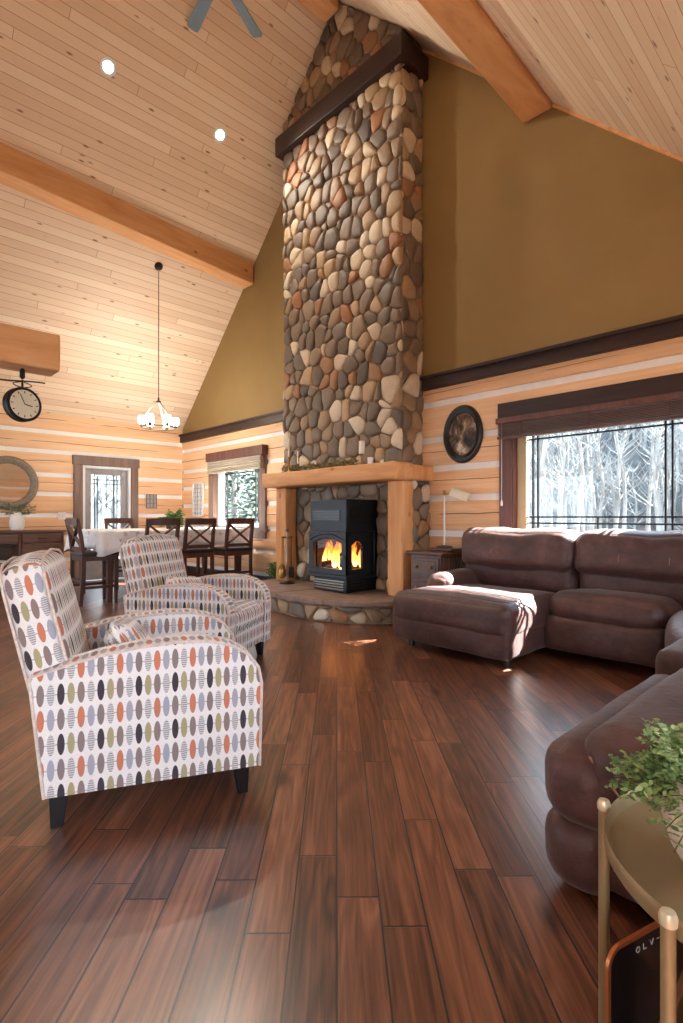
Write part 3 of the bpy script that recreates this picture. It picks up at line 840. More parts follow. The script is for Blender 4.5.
# hearth: bowed front
HP = [(-5.93, 4.50), (-5.93, 4.20), (-5.72, 3.98), (-5.42, 3.81), (-5.04, 3.69), (-4.65, 3.65), (-4.30, 3.665), (-3.97, 3.75), (-3.70, 3.93), (-3.50, 4.18), (-3.47, 4.50)]
def arc(pts):
    L = [0]
    for a, b in zip(pts, pts[1:]): L.append(L[-1] + math.dist(a, b))
    return L
HL = arc(HP)
def along(u, pts=HP, L=HL):
    u = max(0, min(L[-1], u))
    for i in range(len(pts) - 1):
        if u <= L[i + 1] + 1e-9:
            t = (u - L[i]) / (L[i + 1] - L[i]); a, b = pts[i], pts[i + 1]
            d = (b[0] - a[0], b[1] - a[1]); l = math.hypot(*d)
            return a[0] + d[0] * t, a[1] + d[1] * t, d[1] / l, -d[0] / l
hb = MB(); hb.prism([(a, b) for a, b in HP] + [(-3.62, 4.50), (-3.62, 4.6), (-5.87, 4.6), (-5.87, 4.5)], 'z', 0, .175, 1)
def hmap(u, v, h):
    x, y, nx_, ny_ = along(u)
    return (x - abs(nx_) * h * (1 if x < -4.7 else -1), y - (abs(ny_) * h), v)
stones(hb, HL[-1], .172, .20, hmap, 41, (), .035, .9, .01)
hb.build('hearth_base', [M_STONE, M_MORTAR], fp, ang=70)
sl = MB()
OUT = []
for a, b in HP:
    d = Vector((a + 4.7, b - 4.5)); d = d * (1 + .055 / max(d.length, .1)); OUT.append((-4.7 + d.x, 4.5 + d.y))
fine = []
for a, b in zip(OUT, OUT[1:]):
    for t in (0, .5): fine.append((a[0] + (b[0] - a[0]) * t + RNG.uniform(-.012, .012), a[1] + (b[1] - a[1]) * t + RNG.uniform(-.012, .012)))
fine.append(OUT[-1])
cuts = [0, 5, 9, 13, len(fine) - 1]
for ci in range(4):
    seg = fine[cuts[ci]:cuts[ci + 1] + 1]
    g_ = .006
    p = [(x + (g_ if n_ == 0 and ci else (-g_ if n_ == len(seg) - 1 and ci < 3 else 0)), y) for n_, (x, y) in enumerate(seg)]
    xa, xb = [(-5.8, -5.3), (-5.3, -4.75), (-4.75, -4.2), (-4.2, -3.64)][ci]
    p += [(xb - g_, 4.595), (xa + g_, 4.595)]
    sl.prism(p, 'z', .178 + .003 * (ci % 2), .236 + .004 * (ci % 2))
sl.build('hearth_slab', M_SLAB, fp, bevel=.012)
mt = MB()
mt.cushion((-4.725, 4.315, 1.588), (2.35, .31, .19), .022, (24, 6, 6), wr=.006, wf=3.0, seed=4)
mt.build('mantel_shelf', M_PINE_X, fp)
MB().cushion((-3.625, 4.655, 1.585), (.15, .37, .17), .015, (6, 8, 6), wr=.003).build('mantel_return', M_PINE_Z, fp)
MB().cushion((-5.83, 4.655, 1.585), (.15, .37, .17), .015, (6, 8, 6), wr=.003).build('mantel_return', M_PINE_Z, fp)
for x in (-3.715, -5.75):
    MB().cushion((x, 4.46, .868), (.225, .19, 1.255), .018, (8, 8, 16), wr=.005, wf=2.5, seed=int(x * 10)).build('mantel_post', M_PINE_Z, fp)

# wood stove set into the stone
SX0, SX1, SY0, SY1 = -4.81, -4.20, 4.10, 4.66
st = empty('wood_stove', (-4.5, 4.4, .24), 'black cast iron wood stove with a fire burning, set into the stone fireplace', 'stove')
b = MB()
b.box(SX0 + .03, SX1 - .03, SY0 + .03, SY1, .24, .40); b.box(SX0, SX1, SY0, SY1, .93, 1.30); b.box(SX0, SX0 + .03, SY0 + .05, SY1, .40, .93)
b.box(SX0, SX1, SY1 - .10, SY1, .40, .93); b.box(SX1 - .03, SX1, SY1 - .22, SY1 - .1, .40, .93)
b.box(SX0 - .02, SX1 + .02, SY0 - .02, SY0 + .48, .40, .445)
b.build('body', M_IRON, st, bevel=.008)
MB().box(SX0 + .04, SX1 - .04, SY1 - .13, SY1 - .1, .445, .93).box(SX0 + .03, SX0 + .05, SY0 + .06, SY1 - .13, .445, .93).box(SX0 + .05, SX1 - .03, SY0 + .05, SY1 - .13, .44, .455).build('firebrick', M_FIREBRICK, st)
def arched(w0, w1, z0, zs, rise, n=10):
    return [(w0, z0), (w1, z0)] + [(w1 + (w0 - w1) * i / n, zs + rise * math.sin(PI * i / n)) for i in range(n + 1)]
def frame_ring(outer, inner, axis, a, b_):
    mb = MB(); n = len(outer)
    P = (lambda p, t: (p[0], t, p[1])) if axis == 'y' else (lambda p, t: (t, p[0], p[1]))
    v = [P(p, a) for p in outer] + [P(p, a) for p in inner] + [P(p, b_) for p in outer] + [P(p, b_) for p in inner]
    f = []
    for i in range(n):
        j = (i + 1) % n
        f += [(i, j, n + j, n + i), (2 * n + i, 3 * n + i, 3 * n + j, 2 * n + j), (i, 2 * n + i, 2 * n + j, j), (n + i, n + j, 3 * n + j, 3 * n + i)]
    mb.add(v, f); return mb
d = frame_ring(arched(SX0 - .01, SX1 + .012, .445, .935, 0), arched(SX0 + .07, SX1 - .06, .51, .80, .055), 'y', SY0 - .02, SY0 + .02)
dd = d.build('door', M_IRON, st, bevel=.006)
g1 = MB().prism(arched(SX0 + .06, SX1 - .05, .50, .81, .055), 'y', SY0, SY0 + .006); g1.build('glass', M_GLASS, dd, smooth=False)
MB().tube([(SX0 + .01 + (SX1 - SX0 - .02) * i / 14, SY0 - .021, .835 + .075 * math.sin(PI * i / 14)) for i in range(15)], .009, 8).build('arch_bead', M_IRON, dd)
MB().tube([(SX1 - .02, SY0 - .02, .66), (SX1 - .02, SY0 - .07, .66), (SX1 - .02, SY0 - .07, .54)], .012, 8).build('handle', M_NICKEL, dd)
d = frame_ring(arched(SY0 - .018, SY0 + .36, .445, .935, 0), arched(SY0 + .08, SY0 + .25, .51, .78, .045), 'x', SX1 - .025, SX1 + .012)
dd = d.build('side_window', M_IRON, st, bevel=.006)
MB().prism(arched(SY0 + .07, SY0 + .26, .50, .79, .045), 'x', SX1 - .012, SX1 - .006).build('glass', M_GLASS, dd, smooth=False)
v = MB(); v.box(SX0 + .05, SX1 - .10, SY0 - .006, SY0 + .01, 1.06, 1.18)
v.build('vent_grille', M_BLACKGLOSS, st)
v = MB()
for i in range(4): v.box(SX0 + .05, SX1 - .10, SY0 - .012, SY0 - .002, 1.068 + i * .032, 1.073 + i * .032)
v.build('vent_slats', M_SLAT, st)
v = MB(); v.box(SX1 - .01, SX1 + .006, SY0 + .06, SY0 + .40, 1.05, 1.18)
for i in range(6): v.box(SX1, SX1 + .012, SY0 + .06, SY0 + .40, 1.057 + i * .02, 1.063 + i * .02)
v.build('vent_grille', M_BLACKGLOSS, st)
v = MB()
for i in range(4): v.box(SX0 + .06, SX1 - .06, SY0 + .012, SY0 + .035, .27 + i * .03, .282 + i * .03)
v.build('ash_grille', M_NICKEL, st, label='dull metal lower grille bars')
v = MB()
for i in range(3): v.box(SX1 - .035, SX1 - .015, SY0 + .08, SY0 + .36, .275 + i * .035, .287 + i * .035)
v.build('ash_grille', M_IRON2, st)
# logs and fire
def log(p0, p1, r, label):
    p0, p1 = Vector(p0), Vector(p1); rr = random.Random(int(r * 1e4)); pts = [p0.lerp(p1, i / 6) + Vector((rr.uniform(-1, 1), rr.uniform(-1, 1), rr.uniform(-1, 1))) * r * .12 for i in range(7)]
    mb = MB().tube(pts, [r * rr.uniform(.9, 1.1) for _ in range(7)], 9)
    return tag(mb.build('firewood_log', M_BARK), label, 'log', 'logs burning in the stove')
log((-4.74, 4.32, .515), (-4.29, 4.38, .505), .05, 'lowest log lying flat across the stove floor')
log((-4.72, 4.22, .53), (-4.33, 4.43, .61), .042, 'middle log slanting up to the right in the fire')
log((-4.70, 4.43, .60), (-4.42, 4.26, .66), .036, 'topmost log crossing over the others in the fire')
fr = random.Random(5)
fm = MB()
for i in range(26):
    x = -4.73 + .44 * fr.random(); y = 4.24 + .22 * fr.random(); z = .49 + .08 * fr.random(); h = fr.uniform(.12, .32); w = fr.uniform(.025, .05); ph = fr.uniform(0, 6)
    prof = [(.5, 0), (1, .18), (.95, .35), (.7, .55), (.42, .75), (.18, .9), (.02, 1)]
    pts = [(x + .035 * math.sin(ph + t * 4) * t, y + .015 * math.cos(ph + t * 3) * t, z + h * t) for _, t in prof]
    fm.tube(pts, [w * a for a, _ in prof], 7)
tag(fm.build('fire_flames', M_FLAME), 'orange flames licking over the logs in the stove', 'fire', kind='stuff')
em = MB()
for i in range(60): em.lathe([(.004, 0), (.014, .004), (.01, .014), (.002, .018)], 6, c=(-4.74 + .46 * fr.random(), 4.22 + .26 * fr.random(), .456))
tag(em.build('glowing_embers', M_EMBER), 'bed of glowing embers under the logs', 'embers', kind='stuff')

# things on the mantel
ZM = 1.684
def candle_stick(x, y, hh, cr, chh, label, brass=True):
    e = empty('candlestick', (x, y, ZM), label, 'candlestick', 'candles on the mantel')
    MB().lathe([(.001, 0), (.042, 0), (.042, .008), (.018, .02), (.008, .04), (.008, hh * .45), (.016, hh * .5), (.008, hh * .56), (.007, hh * .85), (.022, hh * .95), (.026, hh), (.001, hh)], 16, c=(x, y, ZM)).build('holder', M_BRASS, e)
    c_ = MB().lathe([(.001, hh), (cr, hh), (cr * .95, hh + chh - .004), (.001, hh + chh)], 14, c=(x, y, ZM)).build('candle', M_WAX, e)
    MB().tube([(x, y, ZM + hh + chh - .003), (x + .002, y, ZM + hh + chh + .012)], .0015, 5).build('wick', M_IRON2, c_)
candle_stick(-5.46, 4.28, .20, .011, .24, 'tall slim taper in a brass candlestick at the left of the mantel')
candle_stick(-5.36, 4.35, .11, .010, .17, 'short slim taper in a brass candlestick just right of the tallest taper')
candle_stick(-4.15, 4.30, .13, .036, .15, 'thick ivory pillar candle on a brass holder at the right of the mantel')
e = empty('votive_cup', (-3.99, 4.27, ZM), 'small white votive cup beside the pillar candle', 'votive')
MB().lathe([(.001, 0), (.03, 0), (.034, .075), (.03, .075), (.027, .05), (.001, .05)], 16, c=(-3.99, 4.27, ZM)).build('cup', M_CERAMIC, e)
e = empty('votive_cup', (-3.84, 4.30, ZM), 'little grey votive cup farthest right on the mantel', 'votive')
MB().lathe([(.001, 0), (.028, 0), (.032, .04), (.028, .04), (.025, .02), (.001, .02)], 16, c=(-3.84, 4.30, ZM)).build('cup', M_NICKEL, e)
def leaf(mb, p, d, L, w, cup=.15):
    d = Vector(d).normalized(); s = d.cross(Vector((0, 0, 1)))
    if s.length < .1: s = Vector((1, 0, 0))
    s.normalize(); n = s.cross(d); p = Vector(p)
    mb.add([p, p + d * L * .35 - s * w + n * L * cup, p + d * L * .75 - s * w * .8 + n * L * cup, p + d * L, p + d * L * .75 + s * w * .8 + n * L * cup, p + d * L * .35 + s * w + n * L * cup, p + d * L * .5],
           [(0, 1, 6), (1, 2, 6), (2, 3, 6), (3, 4, 6), (4, 5, 6), (5, 0, 6)])
r = random.Random(8); gm = MB(); gs = MB()
gpts = [(-5.72 + 1.4 * i / 20, 4.36 + .03 * math.sin(i), ZM + .022 + .012 * math.sin(i * 1.7)) for i in range(21)]
gs.tube(gpts, .007, 6)
for i in range(420):
    t = r.random(); p = Vector(gpts[int(t * 20)]).lerp(Vector(gpts[min(20, int(t * 20) + 1)]), r.random()) + Vector((0, 0, r.uniform(0, .05)))
    a = r.uniform(0, 2 * PI); dd_ = (math.cos(a), math.sin(a) * .55, r.uniform(-.1, .9)); leaf(gm, p, dd_, r.uniform(.03, .06), r.uniform(.008, .014))
e = empty('mantel_garland', (-5.0, 4.36, ZM), 'dried olive green garland lying along the left of the mantel', 'garland')
gm.build('leaves', M_SAGE, e, smooth=False); gs.build('stem', M_STEM, e)

# fireplace tools
e = empty('fireplace_tool_set', (-5.42, 4.22, .24), 'fireplace tool stand with brass ball beside the left mantel post', 'fireplace tools')
tx, ty, tz = -5.42, 4.22, .24
MB().lathe([(.001, 0), (.10, 0), (.10, .012), (.03, .025), (.001, .03)], 20, c=(tx, ty, tz)).build('base', M_IRON2, e)
MB().tube([(tx, ty, tz + .02), (tx, ty, tz + .66)], .008, 8).build('pole', M_NICKEL, e)
MB().lathe([(.001, .66), (.02, .67), (.028, .69), (.02, .712), (.001, .72)], 12, c=(tx, ty, tz)).build('finial', M_NICKEL, e)
MB().tube([(tx - .09, ty, tz + .60), (tx + .09, ty, tz + .60)], .006, 6).tube([(tx, ty - .09, tz + .60), (tx, ty + .09, tz + .60)], .006, 6).build('hook_arms', M_IRON2, e)
MB().tube([(tx - .085, ty, tz + .60), (tx - .085, ty, tz + .1)], .005, 6).tube([(tx - .085, ty, tz + .1), (tx - .06, ty, tz + .12)], .005, 6).build('poker', M_IRON2, e)
MB().tube([(tx + .085, ty, tz + .60), (tx + .085, ty, tz + .22)], .005, 6).box(tx + .045, tx + .125, ty - .01, ty + .01, tz + .08, tz + .22).build('shovel', M_IRON2, e)
MB().tube([(tx, ty - .085, tz + .60), (tx, ty - .085, tz + .26)], .005, 6).lathe([(.012, .26), (.04, .22), (.055, .15), (.045, .09), (.02, .07)], 14, c=(tx, ty - .085, tz)).build('brush', M_BRASS, e)
# ------------------------------------------------------------------ armchairs
def arm_profile(n=10):
    top = [(-.40, .545), (-.30, .575), (-.18, .603), (-.05, .622), (.08, .630), (.20, .624), (.29, .600), (.355, .560), (.395, .505), (.408, .44)]
    return [(.400, .115), (-.355, .125)], top
def make_armchair(loc, rz, label):
    e = empty('armchair', loc, label, 'armchair', 'oval print armchairs', rz)
    kw = dict(world=False)
    bot, top = arm_profile()
    for sx in (-1, 1):
        xo, xi = sx * .375, sx * .265
        a, b = (xi, xo) if sx > 0 else (xo, xi)
        poly = bot + top
        # arched roll across the top edge
        mb = MB(); L = [0]
        for p, q in zip(top, top[1:]): L.append(L[-1] + math.dist(p, q))
        n = len(poly); ys = [(a, poly)]
        v = [(a, y, z) for y, z in poly] + [(b, y, z) for y, z in poly]
        mb.add(v, [tuple(range(n)), tuple(reversed(range(n, 2 * n)))])
        # outer strips: front, top, back, bottom with arc-length print
        m = len(top)
        sv = [(a, y, z) for y, z in top] + [(b, y, z) for y, z in top]
        su = [(l, 0) for l in L] + [(l, .11) for l in L]
        for i in range(m - 1): mb.add([sv[i], sv[i + 1], sv[m + i + 1], sv[m + i]], [(0, 1, 2, 3)], 0, [su[i], su[i + 1], su[m + i + 1], su[m + i]])
        for p, q in ((top[-1], bot[0]), (bot[0], bot[1]), (bot[1], top[0])):
            mb.add([(a, *p), (a, *q), (b, *q), (b, *p)], [(0, 1, 2, 3)])
        o = mb.build('arm', M_FABRIC, e, bevel=.0, ang=50, **kw)
        w = MB()
        for x in (a, b): w.tube([(x, bot[1][0], bot[1][1])] + [(x, y, z) for y, z in top] + [(x, *bot[0])], .006, 6)
        w.build('piping', M_PIPE, o, **kw)
    M = Matrix.Translation((0, -.30, .30)) @ Matrix.Rotation(math.radians(13), 4, 'X')
    bk = MB()
    def bfn(q, p):
        # crown the top edge and belly the front
        return q + Vector((0, 0, .035 * (1 - p[0] ** 2) * max(0, p[2])))
    bk.cushion((.0, 0, .30), (.60, .155, .68), .055, (16, 8, 18), (0, .02, 0), M=M, fn=bfn)
    o = bk.build('backrest', M_FABRIC, e, ang=60, **kw)
    w = MB()
    for yy in (-.068, .068):
        pp = [(-.293, yy, 0), (-.293, yy, .56), (-.27, yy, .625), (-.2, yy, .655), (0, yy, .67), (.2, yy, .655), (.27, yy, .625), (.293, yy, .56), (.293, yy, 0)]
        w.tube([M @ Vector(p) for p in pp], .0055, 6)
    w.build('piping', M_PIPE, o, **kw)
    MB().cushion((0, .10, .365), (.53, .62, .16), .05, (14, 14, 8), (0, .012, .02)).build('seat_cushion', M_FABRIC, e, ang=60, **kw)
    MB().box(-.266, .266, -.36, .385, .12, .30).build('seat_base', M_FABRIC, e, bevel=.012, **kw)
    for x in (-.325, .325):
        for y, yt in ((.33, .34), (-.31, -.34)):
            MB().taper((x, y + .01 if y > 0 else y - .01, 0), (.04, .04), (x, y, .125), (.065, .065)).build('leg', M_BLACKLEG, e, bevel=.003, **kw)
    return e
def throw_pillow(parent_loc, rz, label, dx):
    e = empty('throw_pillow', parent_loc, label, 'pillow', 'oval print pillows', rz)
    M = Matrix.Translation((dx, -.08, .535)) @ Matrix.Rotation(math.radians(28), 4, 'X') @ Matrix.Rotation(math.radians(-8), 4, 'Y')
    def pf(q, p):
        k = 1 - .62 * max(abs(p[0]), abs(p[2])) ** 3
        return Vector((q.x, q.y * k, q.z))
    MB().cushion((0, 0, 0), (.42, .13, .27), .06, (14, 8, 12), (0, .02, 0), M=M, fn=pf).build('pillow_cover', M_FABRIC, e, world=False, ang=70)
A1 = ((-2.235, .99, 0), math.atan2(-.387, .923) + 0.0)
make_armchair(*A1, 'nearest cream armchair with coloured oval print, seen from its side at the left')
throw_pillow(*A1, 'small oval print pillow on the nearest armchair', -.02)
A2 = ((-3.62, 2.0, 0), math.radians(-58))
make_armchair(*A2, 'farther cream oval print armchair in front of the dining chairs')
throw_pillow(*A2, 'small oval print pillow on the farther armchair', .06)

# ------------------------------------------------------------------ dining set
TX0, TX1, TY0, TY1, TZ = -8.15, -6.86, 2.42, 4.62, .915
e = empty('dining_table', ((TX0 + TX1) / 2, (TY0 + TY1) / 2, 0), 'tall dark dining table under the floral cloth', 'table')
MB().box(TX0 + .03, TX1 - .03, TY0 + .03, TY1 - .03, TZ - .04, TZ).build('tabletop', M_DINING, e, bevel=.006)
MB().box(TX0 + .12, TX1 - .12, TY0 + .12, TY1 - .12, TZ - .13, TZ - .04).build('apron', M_DINING, e)
for x in (TX0 + .13, TX1 - .13):
    for y in (TY0 + .13, TY1 - .13): MB().taper((x, y, 0), (.06, .06), (x, y, TZ - .04), (.09, .09)).build('leg', M_DINING, e, bevel=.004)
# cloth
c = MB(); n = 160; hw, hd = (TX1 - TX0) / 2, (TY1 - TY0) / 2; cx, cy = (TX0 + TX1) / 2, (TY0 + TY1) / 2
def rim(t):
    per = 4 * (hw + hd); s = t * per
    for (ax, ay, dx, dy, L) in ((-hw, -hd, 1, 0, 2 * hw), (hw, -hd, 0, 1, 2 * hd), (hw, hd, -1, 0, 2 * hw), (-hw, hd, 0, -1, 2 * hd)):
        if s <= L + 1e-9: return ax + dx * s, ay + dy * s, dy, -dx, min(s, L - s)
        s -= L
    return -hw, -hd, 0, -1, 0
vs = []; uv = []
rows = [(0.0, .004), (.008, .002), (.014, -.02), (.02, -.08), (.03, -.15), (.04, -.22)]
for k_, (o_, dz) in enumerate(rows):
    for i in range(n):
        x, y, nx_, ny_, cd = rim(i / n)
        near = max(0, 1 - cd / .28)
        fold = (.022 * math.sin(i / n * 2 * PI * 24) + .012 * math.sin(i * .61)) * max(0, k_ - 1) / 4
        ox, oy = nx_ * (o_ + fold), ny_ * (o_ + fold)
        if near: 
            dgx, dgy = (1 if x > 0 else -1), (1 if y > 0 else -1); ox += dgx * .02 * near * k_ / 4; oy += dgy * .02 * near * k_ / 4
        drop = dz * (1 + .45 * near * (k_ > 2)) 
        vs.append((cx + x + ox, cy + y + oy, TZ + drop)); uv.append((cx + x + nx_ * -dz, cy + y + ny_ * -dz))
fs = [tuple(range(n))]
for k_ in range(len(rows) - 1):
    for i in range(n): fs.append((k_ * n + i, (k_ + 1) * n + i, (k_ + 1) * n + (i + 1) % n, k_ * n + (i + 1) % n))
c.add(vs, fs, 0, uv)
o = c.build('tablecloth', M_CLOTH, ang=60); tag(o, 'white floral tablecloth draped over the tall dining table', 'tablecloth')
sm = o.modifiers.new('cloth thickness', 'SOLIDIFY'); sm.thickness = .003; sm.offset = 1

def make_dining_chair():
    e = empty('dining_chair', (0, 0, 0), 'x', 'chair', 'cross back chairs around the dining table')
    kw = dict(world=False); H = 1.07; S = .64; w = .205
    for sx in (-1, 1):
        # rear post runs up into the back, raked
        pts = [(sx * w, -.235, 0), (sx * w, -.205, .35), (sx * w, -.20, S), (sx * w, -.225, .85), (sx * w, -.27, H)]
        mb = MB()
        for a, b in zip(pts, pts[1:]): mb.bar(a, b, .038, .042, up=(0, 1, 0))
        mb.build('leg', M_DINING, e, **kw)
        MB().taper((sx * w, .195, 0), (.034, .034), (sx * w, .19, S - .03), (.042, .042)).build('leg', M_DINING, e, bevel=.003, **kw)
    MB().cushion((0, 0, S - .005), (.46, .45, .05), .02, (10, 10, 5), (0, 0, .008)).build('seat', M_DINING_SEAT, e, **kw)
    mb = MB(); mb.box(-w, w, .175, .205, S - .09, S - .025); mb.box(-w, w, -.215, -.19, S - .09, S - .025)
    mb.box(-w - .014, -w + .014, -.2, .19, S - .09, S - .025); mb.box(w - .014, w + .014, -.2, .19, S - .09, S - .025)
    mb.build('seat_rail', M_DINING, e, **kw)
    mb = MB(); k = 8
    for i in range(k):
        x0, x1 = -w - .02 + (2 * w + .04) * i / k, -w - .02 + (2 * w + .04) * (i + 1) / k
        f = lambda x: -.268 - .018 * (1 - (x / w) ** 2)
        mb.bar((x0, f(x0), H - .03), (x1, f(x1), H - .03), .024, .085, up=(0, 0, 1))
    mb.build('top_rail', M_DINING, e, **kw)
    MB().bar((-w, -.207, .70), (w, -.207, .70), .022, .045).build('lower_rail', M_DINING, e, **kw)
    for sx in (-1, 1):
        MB().bar((-sx * w, -.208, .71), (sx * w, -.262, H - .06), .02, .04, up=(0, 1, 0)).build('cross_slat', M_DINING, e, **kw)
    for a, b in (((-w, -.21, .22), (-w, .19, .22)), ((w, -.21, .22), (w, .19, .22)), ((-w, .19, .28), (w, .19, .28)), ((-w, -.21, .30), (w, -.21, .30))):
        MB().bar(a, b, .024, .034).build('stretcher', M_DINING, e, **kw)
    return e
dc = make_dining_chair()
CH = [((-6.72, 3.03, 0), 90, 'first dark cross back dining chair along the near side, just above the far armchair back'),
      ((-6.72, 3.56, 0), 90, 'middle dark cross back dining chair of the three along the near side of the table'),
      ((-6.70, 4.18, 0), 90, 'dark cross back dining chair on the near side closest to the fireplace'),
      ((-7.10, 2.40, 0), 0, 'dark dining chair seen sideways at the left end of the table'),
      ((-8.32, 3.28, 0), -90, 'dining chair on the far side of the table, before the glass door')]
for i, (p, a, l) in enumerate(CH):
    o = dc if i == 0 else copy_tree(dc)
    o.location = p; o.rotation_euler = (0, 0, math.radians(a)); o['label'] = l
# plant on the table
e = empty('table_plant', (-7.50, 3.64, TZ + .005), 'bushy green houseplant in a dark pot on the dining table', 'plant')
px, py, pz = -7.50, 3.64, TZ + .005
MB().lathe([(.001, 0), (.07, 0), (.09, .13), (.098, .13), (.098, .145), (.085, .145), (.08, .12), (.001, .12)], 18, c=(px, py, pz)).build('pot', M_DARKPOT, e)
r = random.Random(3); lm = MB(); sm_ = MB()
for i in range(70):
    a = r.uniform(0, 2 * PI); L = r.uniform(.12, .26); el = r.uniform(.1, 1.2)
    p0 = Vector((px, py, pz + .12)); d = Vector((math.cos(a) * math.cos(el), math.sin(a) * math.cos(el), math.sin(el)))
    pts = [p0 + d * L * t - Vector((0, 0, .10 * t * t)) * (1.2 - el / 1.6) for t in (0, .35, .7, 1)]
    sm_.tube(pts, .002, 4)
    for t in range(7):
        q = pts[1].lerp(pts[3], t / 6); leaf(lm, q, (math.cos(a + r.uniform(-1, 1)), math.sin(a + r.uniform(-1, 1)), r.uniform(-.3, .6)), r.uniform(.05, .08), r.uniform(.01, .018))
lm.build('leaves', M_LEAF, e, smooth=False); sm_.build('stems', M_STEM, e)

# ------------------------------------------------------------------ sideboard with mirror and vase
BX, BYa, BYb = XL + .03, .55, 2.60
e = empty('sideboard', (XL + .24, 1.6, 0), 'dark walnut sideboard with an open shelf against the log wall', 'sideboard')
f0 = BX + .44
mb = MB(); mb.box(BX, f0, BYa, BYa + .03, .06, .86); mb.box(BX, f0, BYb - .03, BYb, .06, .86); mb.box(BX, BX + .02, BYa, BYb, .06, .86); mb.box(BX, f0, BYa, BYb, .06, .10)
mb.box(BX, f0, 1.98, 2.01, .1, .86); mb.box(BX, f0, 1.14, 1.17, .1, .86); mb.box(BX, f0 - .01, 1.17, 1.98, .685, .705); mb.box(BX, f0 - .02, 1.17, 1.98, .40, .42)
mb.build('carcass', M_BUFFET, e, bevel=.003)
MB().box(BX - .005, f0 + .03, BYa - .03, BYb + .03, .86, .895).build('top', M_BUFFET, e, bevel=.006)
for x in (BX + .03, f0 - .03):
    for y in (BYa + .03, BYb - .03): MB().taper((x, y, 0), (.04, .04), (x, y, .062), (.055, .055)).build('foot', M_BUFFET, e)
def drawer(y0, y1, z0, z1, name='drawer'):
    d = MB().box(f0 - .004, f0 + .016, y0, y1, z0, z1); d.box(f0 + .014, f0 + .02, y0 + .02, y1 - .02, z0 + .02, z1 - .02); d = d.build(name, M_BUFFET, e, bevel=.003)
    ym = (y0 + y1) / 2; zm = (z0 + z1) / 2 if name == 'drawer' else z1 - .12
    MB().tube([(f0 + .02, ym - .05, zm), (f0 + .04, ym - .045, zm - .008), (f0 + .04, ym + .045, zm - .008), (f0 + .02, ym + .05, zm)], .006, 6).build('handle', M_BRONZE, d)
drawer(2.02, 2.56, .71, .85); drawer(1.18, 1.97, .71, .85); drawer(.59, 1.13, .71, .85)
drawer(2.02, 2.56, .11, .70, 'door'); drawer(.59, 1.13, .11, .70, 'door'); drawer(1.18, 1.97, .11, .38, 'drawer')
tag(MB().box(f0 - .34, f0 - .06, 1.45, 1.86, .422, .438).box(f0 - .33, f0 - .07, 1.47, 1.84, .438, .446).build('magazine_stack', M_PAPER, bevel=.002), 'pale magazines lying on the open sideboard shelf', 'magazines')
e = empty('wall_mirror', (XL + .03, 1.93, 1.19), 'round mirror with a textured pewter frame above the sideboard', 'mirror')
Mm = Matrix.Translation((XL + .012, 1.93, 1.63)) @ Matrix.Rotation(PI / 2, 4, 'Y')
MB().lathe([(.30, .0), (.30, .024), (.325, .042), (.36, .052), (.40, .044), (.42, .022), (.42, 0)], 48, M=Mm, caps=False).build('frame', M_MIRRORF, e)
MB().lathe([(.001, .016), (.305, .016)], 48, M=Mm, caps=False).build('mirror_glass', M_MIRROR, e)
vx, vy, vz = XL + .26, 2.0, .897
e = empty('vase', (vx, vy, vz), 'white vase of grey green sprigs standing on the sideboard', 'vase')
MB().lathe([(.001, 0), (.075, 0), (.10, .05), (.105, .14), (.085, .23), (.05, .27), (.056, .285), (.044, .285), (.04, .26), (.001, .2)], 22, c=(vx, vy, vz)).build('vessel', M_CERAMIC, e)
r = random.Random(9); lm = MB(); sm_ = MB()
for i in range(26):
    a = r.uniform(0, 2 * PI); L = r.uniform(.22, .42); el = r.uniform(.25, 1.3)
    p0 = Vector((vx, vy, vz + .22)); d = Vector((math.cos(a) * math.cos(el) * .7, math.sin(a) * math.cos(el), math.sin(el) * .75))
    pts = [p0 + d * L * t - Vector((0, 0, .06 * t * t)) for t in (0, .3, .6, .8, 1)]
    pts = [Vector((max(p.x, XL + .09), p.y, p.z)) for p in pts]
    sm_.tube(pts, .002, 4)
    for t in range(16):
        q = pts[1].lerp(pts[2], t / 5) if t < 6 else pts[2].lerp(pts[4], (t - 6) / 9); b = r.uniform(0, 2 * PI)
        leaf(lm, q, (abs(math.cos(b)), math.sin(b), r.uniform(-.2, .8)), r.uniform(.025, .05), r.uniform(.008, .014))
lm.build('leaves', M_EUCA, e, smooth=False); sm_.build('stems', M_STEM, e)

# framed pieces on the log walls
e = empty('wall_print', (XL + .03, 4.22, 1.26), 'small square grey print on the log wall right of the glass door', 'picture')
mb = MB().box(XL + .013, XL + .03, 4.12, 4.32, 1.26, 1.52); mb.build('backing', M_ART, e)
mb = MB()
for k_ in range(4): mb.box(XL + .03, XL + .038, 4.12 + k_ * .0633, 4.133 + k_ * .0633, 1.26, 1.52); mb.box(XL + .03, XL + .038, 4.12, 4.323, 1.26 + k_ * .083, 1.272 + k_ * .083)
mb.build('grid', M_CASINGG, e)
e = empty('wall_lattice', (-8.95, YG - .03, 1.12), 'pale framed lattice panel hanging left of the dining window', 'wall decor')
mb = MB(); x0, x1, z0, z1 = -9.06, -8.66, 1.10, 1.74; y0, y1 = YG - .04, YG - .013
mb.box(x0, x1, y0, y1, z0, z0 + .03); mb.box(x0, x1, y0, y1, z1 - .03, z1); mb.box(x0, x0 + .03, y0, y1, z0, z1); mb.box(x1 - .03, x1, y0, y1, z0, z1); mb.box(x0, x1, y1 - .006, y1, z0, z1)
mb.build('frame', M_PAPER, e, bevel=.003)
mb = MB()
for k_ in range(1, 8): mb.box(x0 + .03, x1 - .03, y0 + .008, y1 - .008, z0 + k_ * .075 - .004, z0 + k_ * .075 + .004)
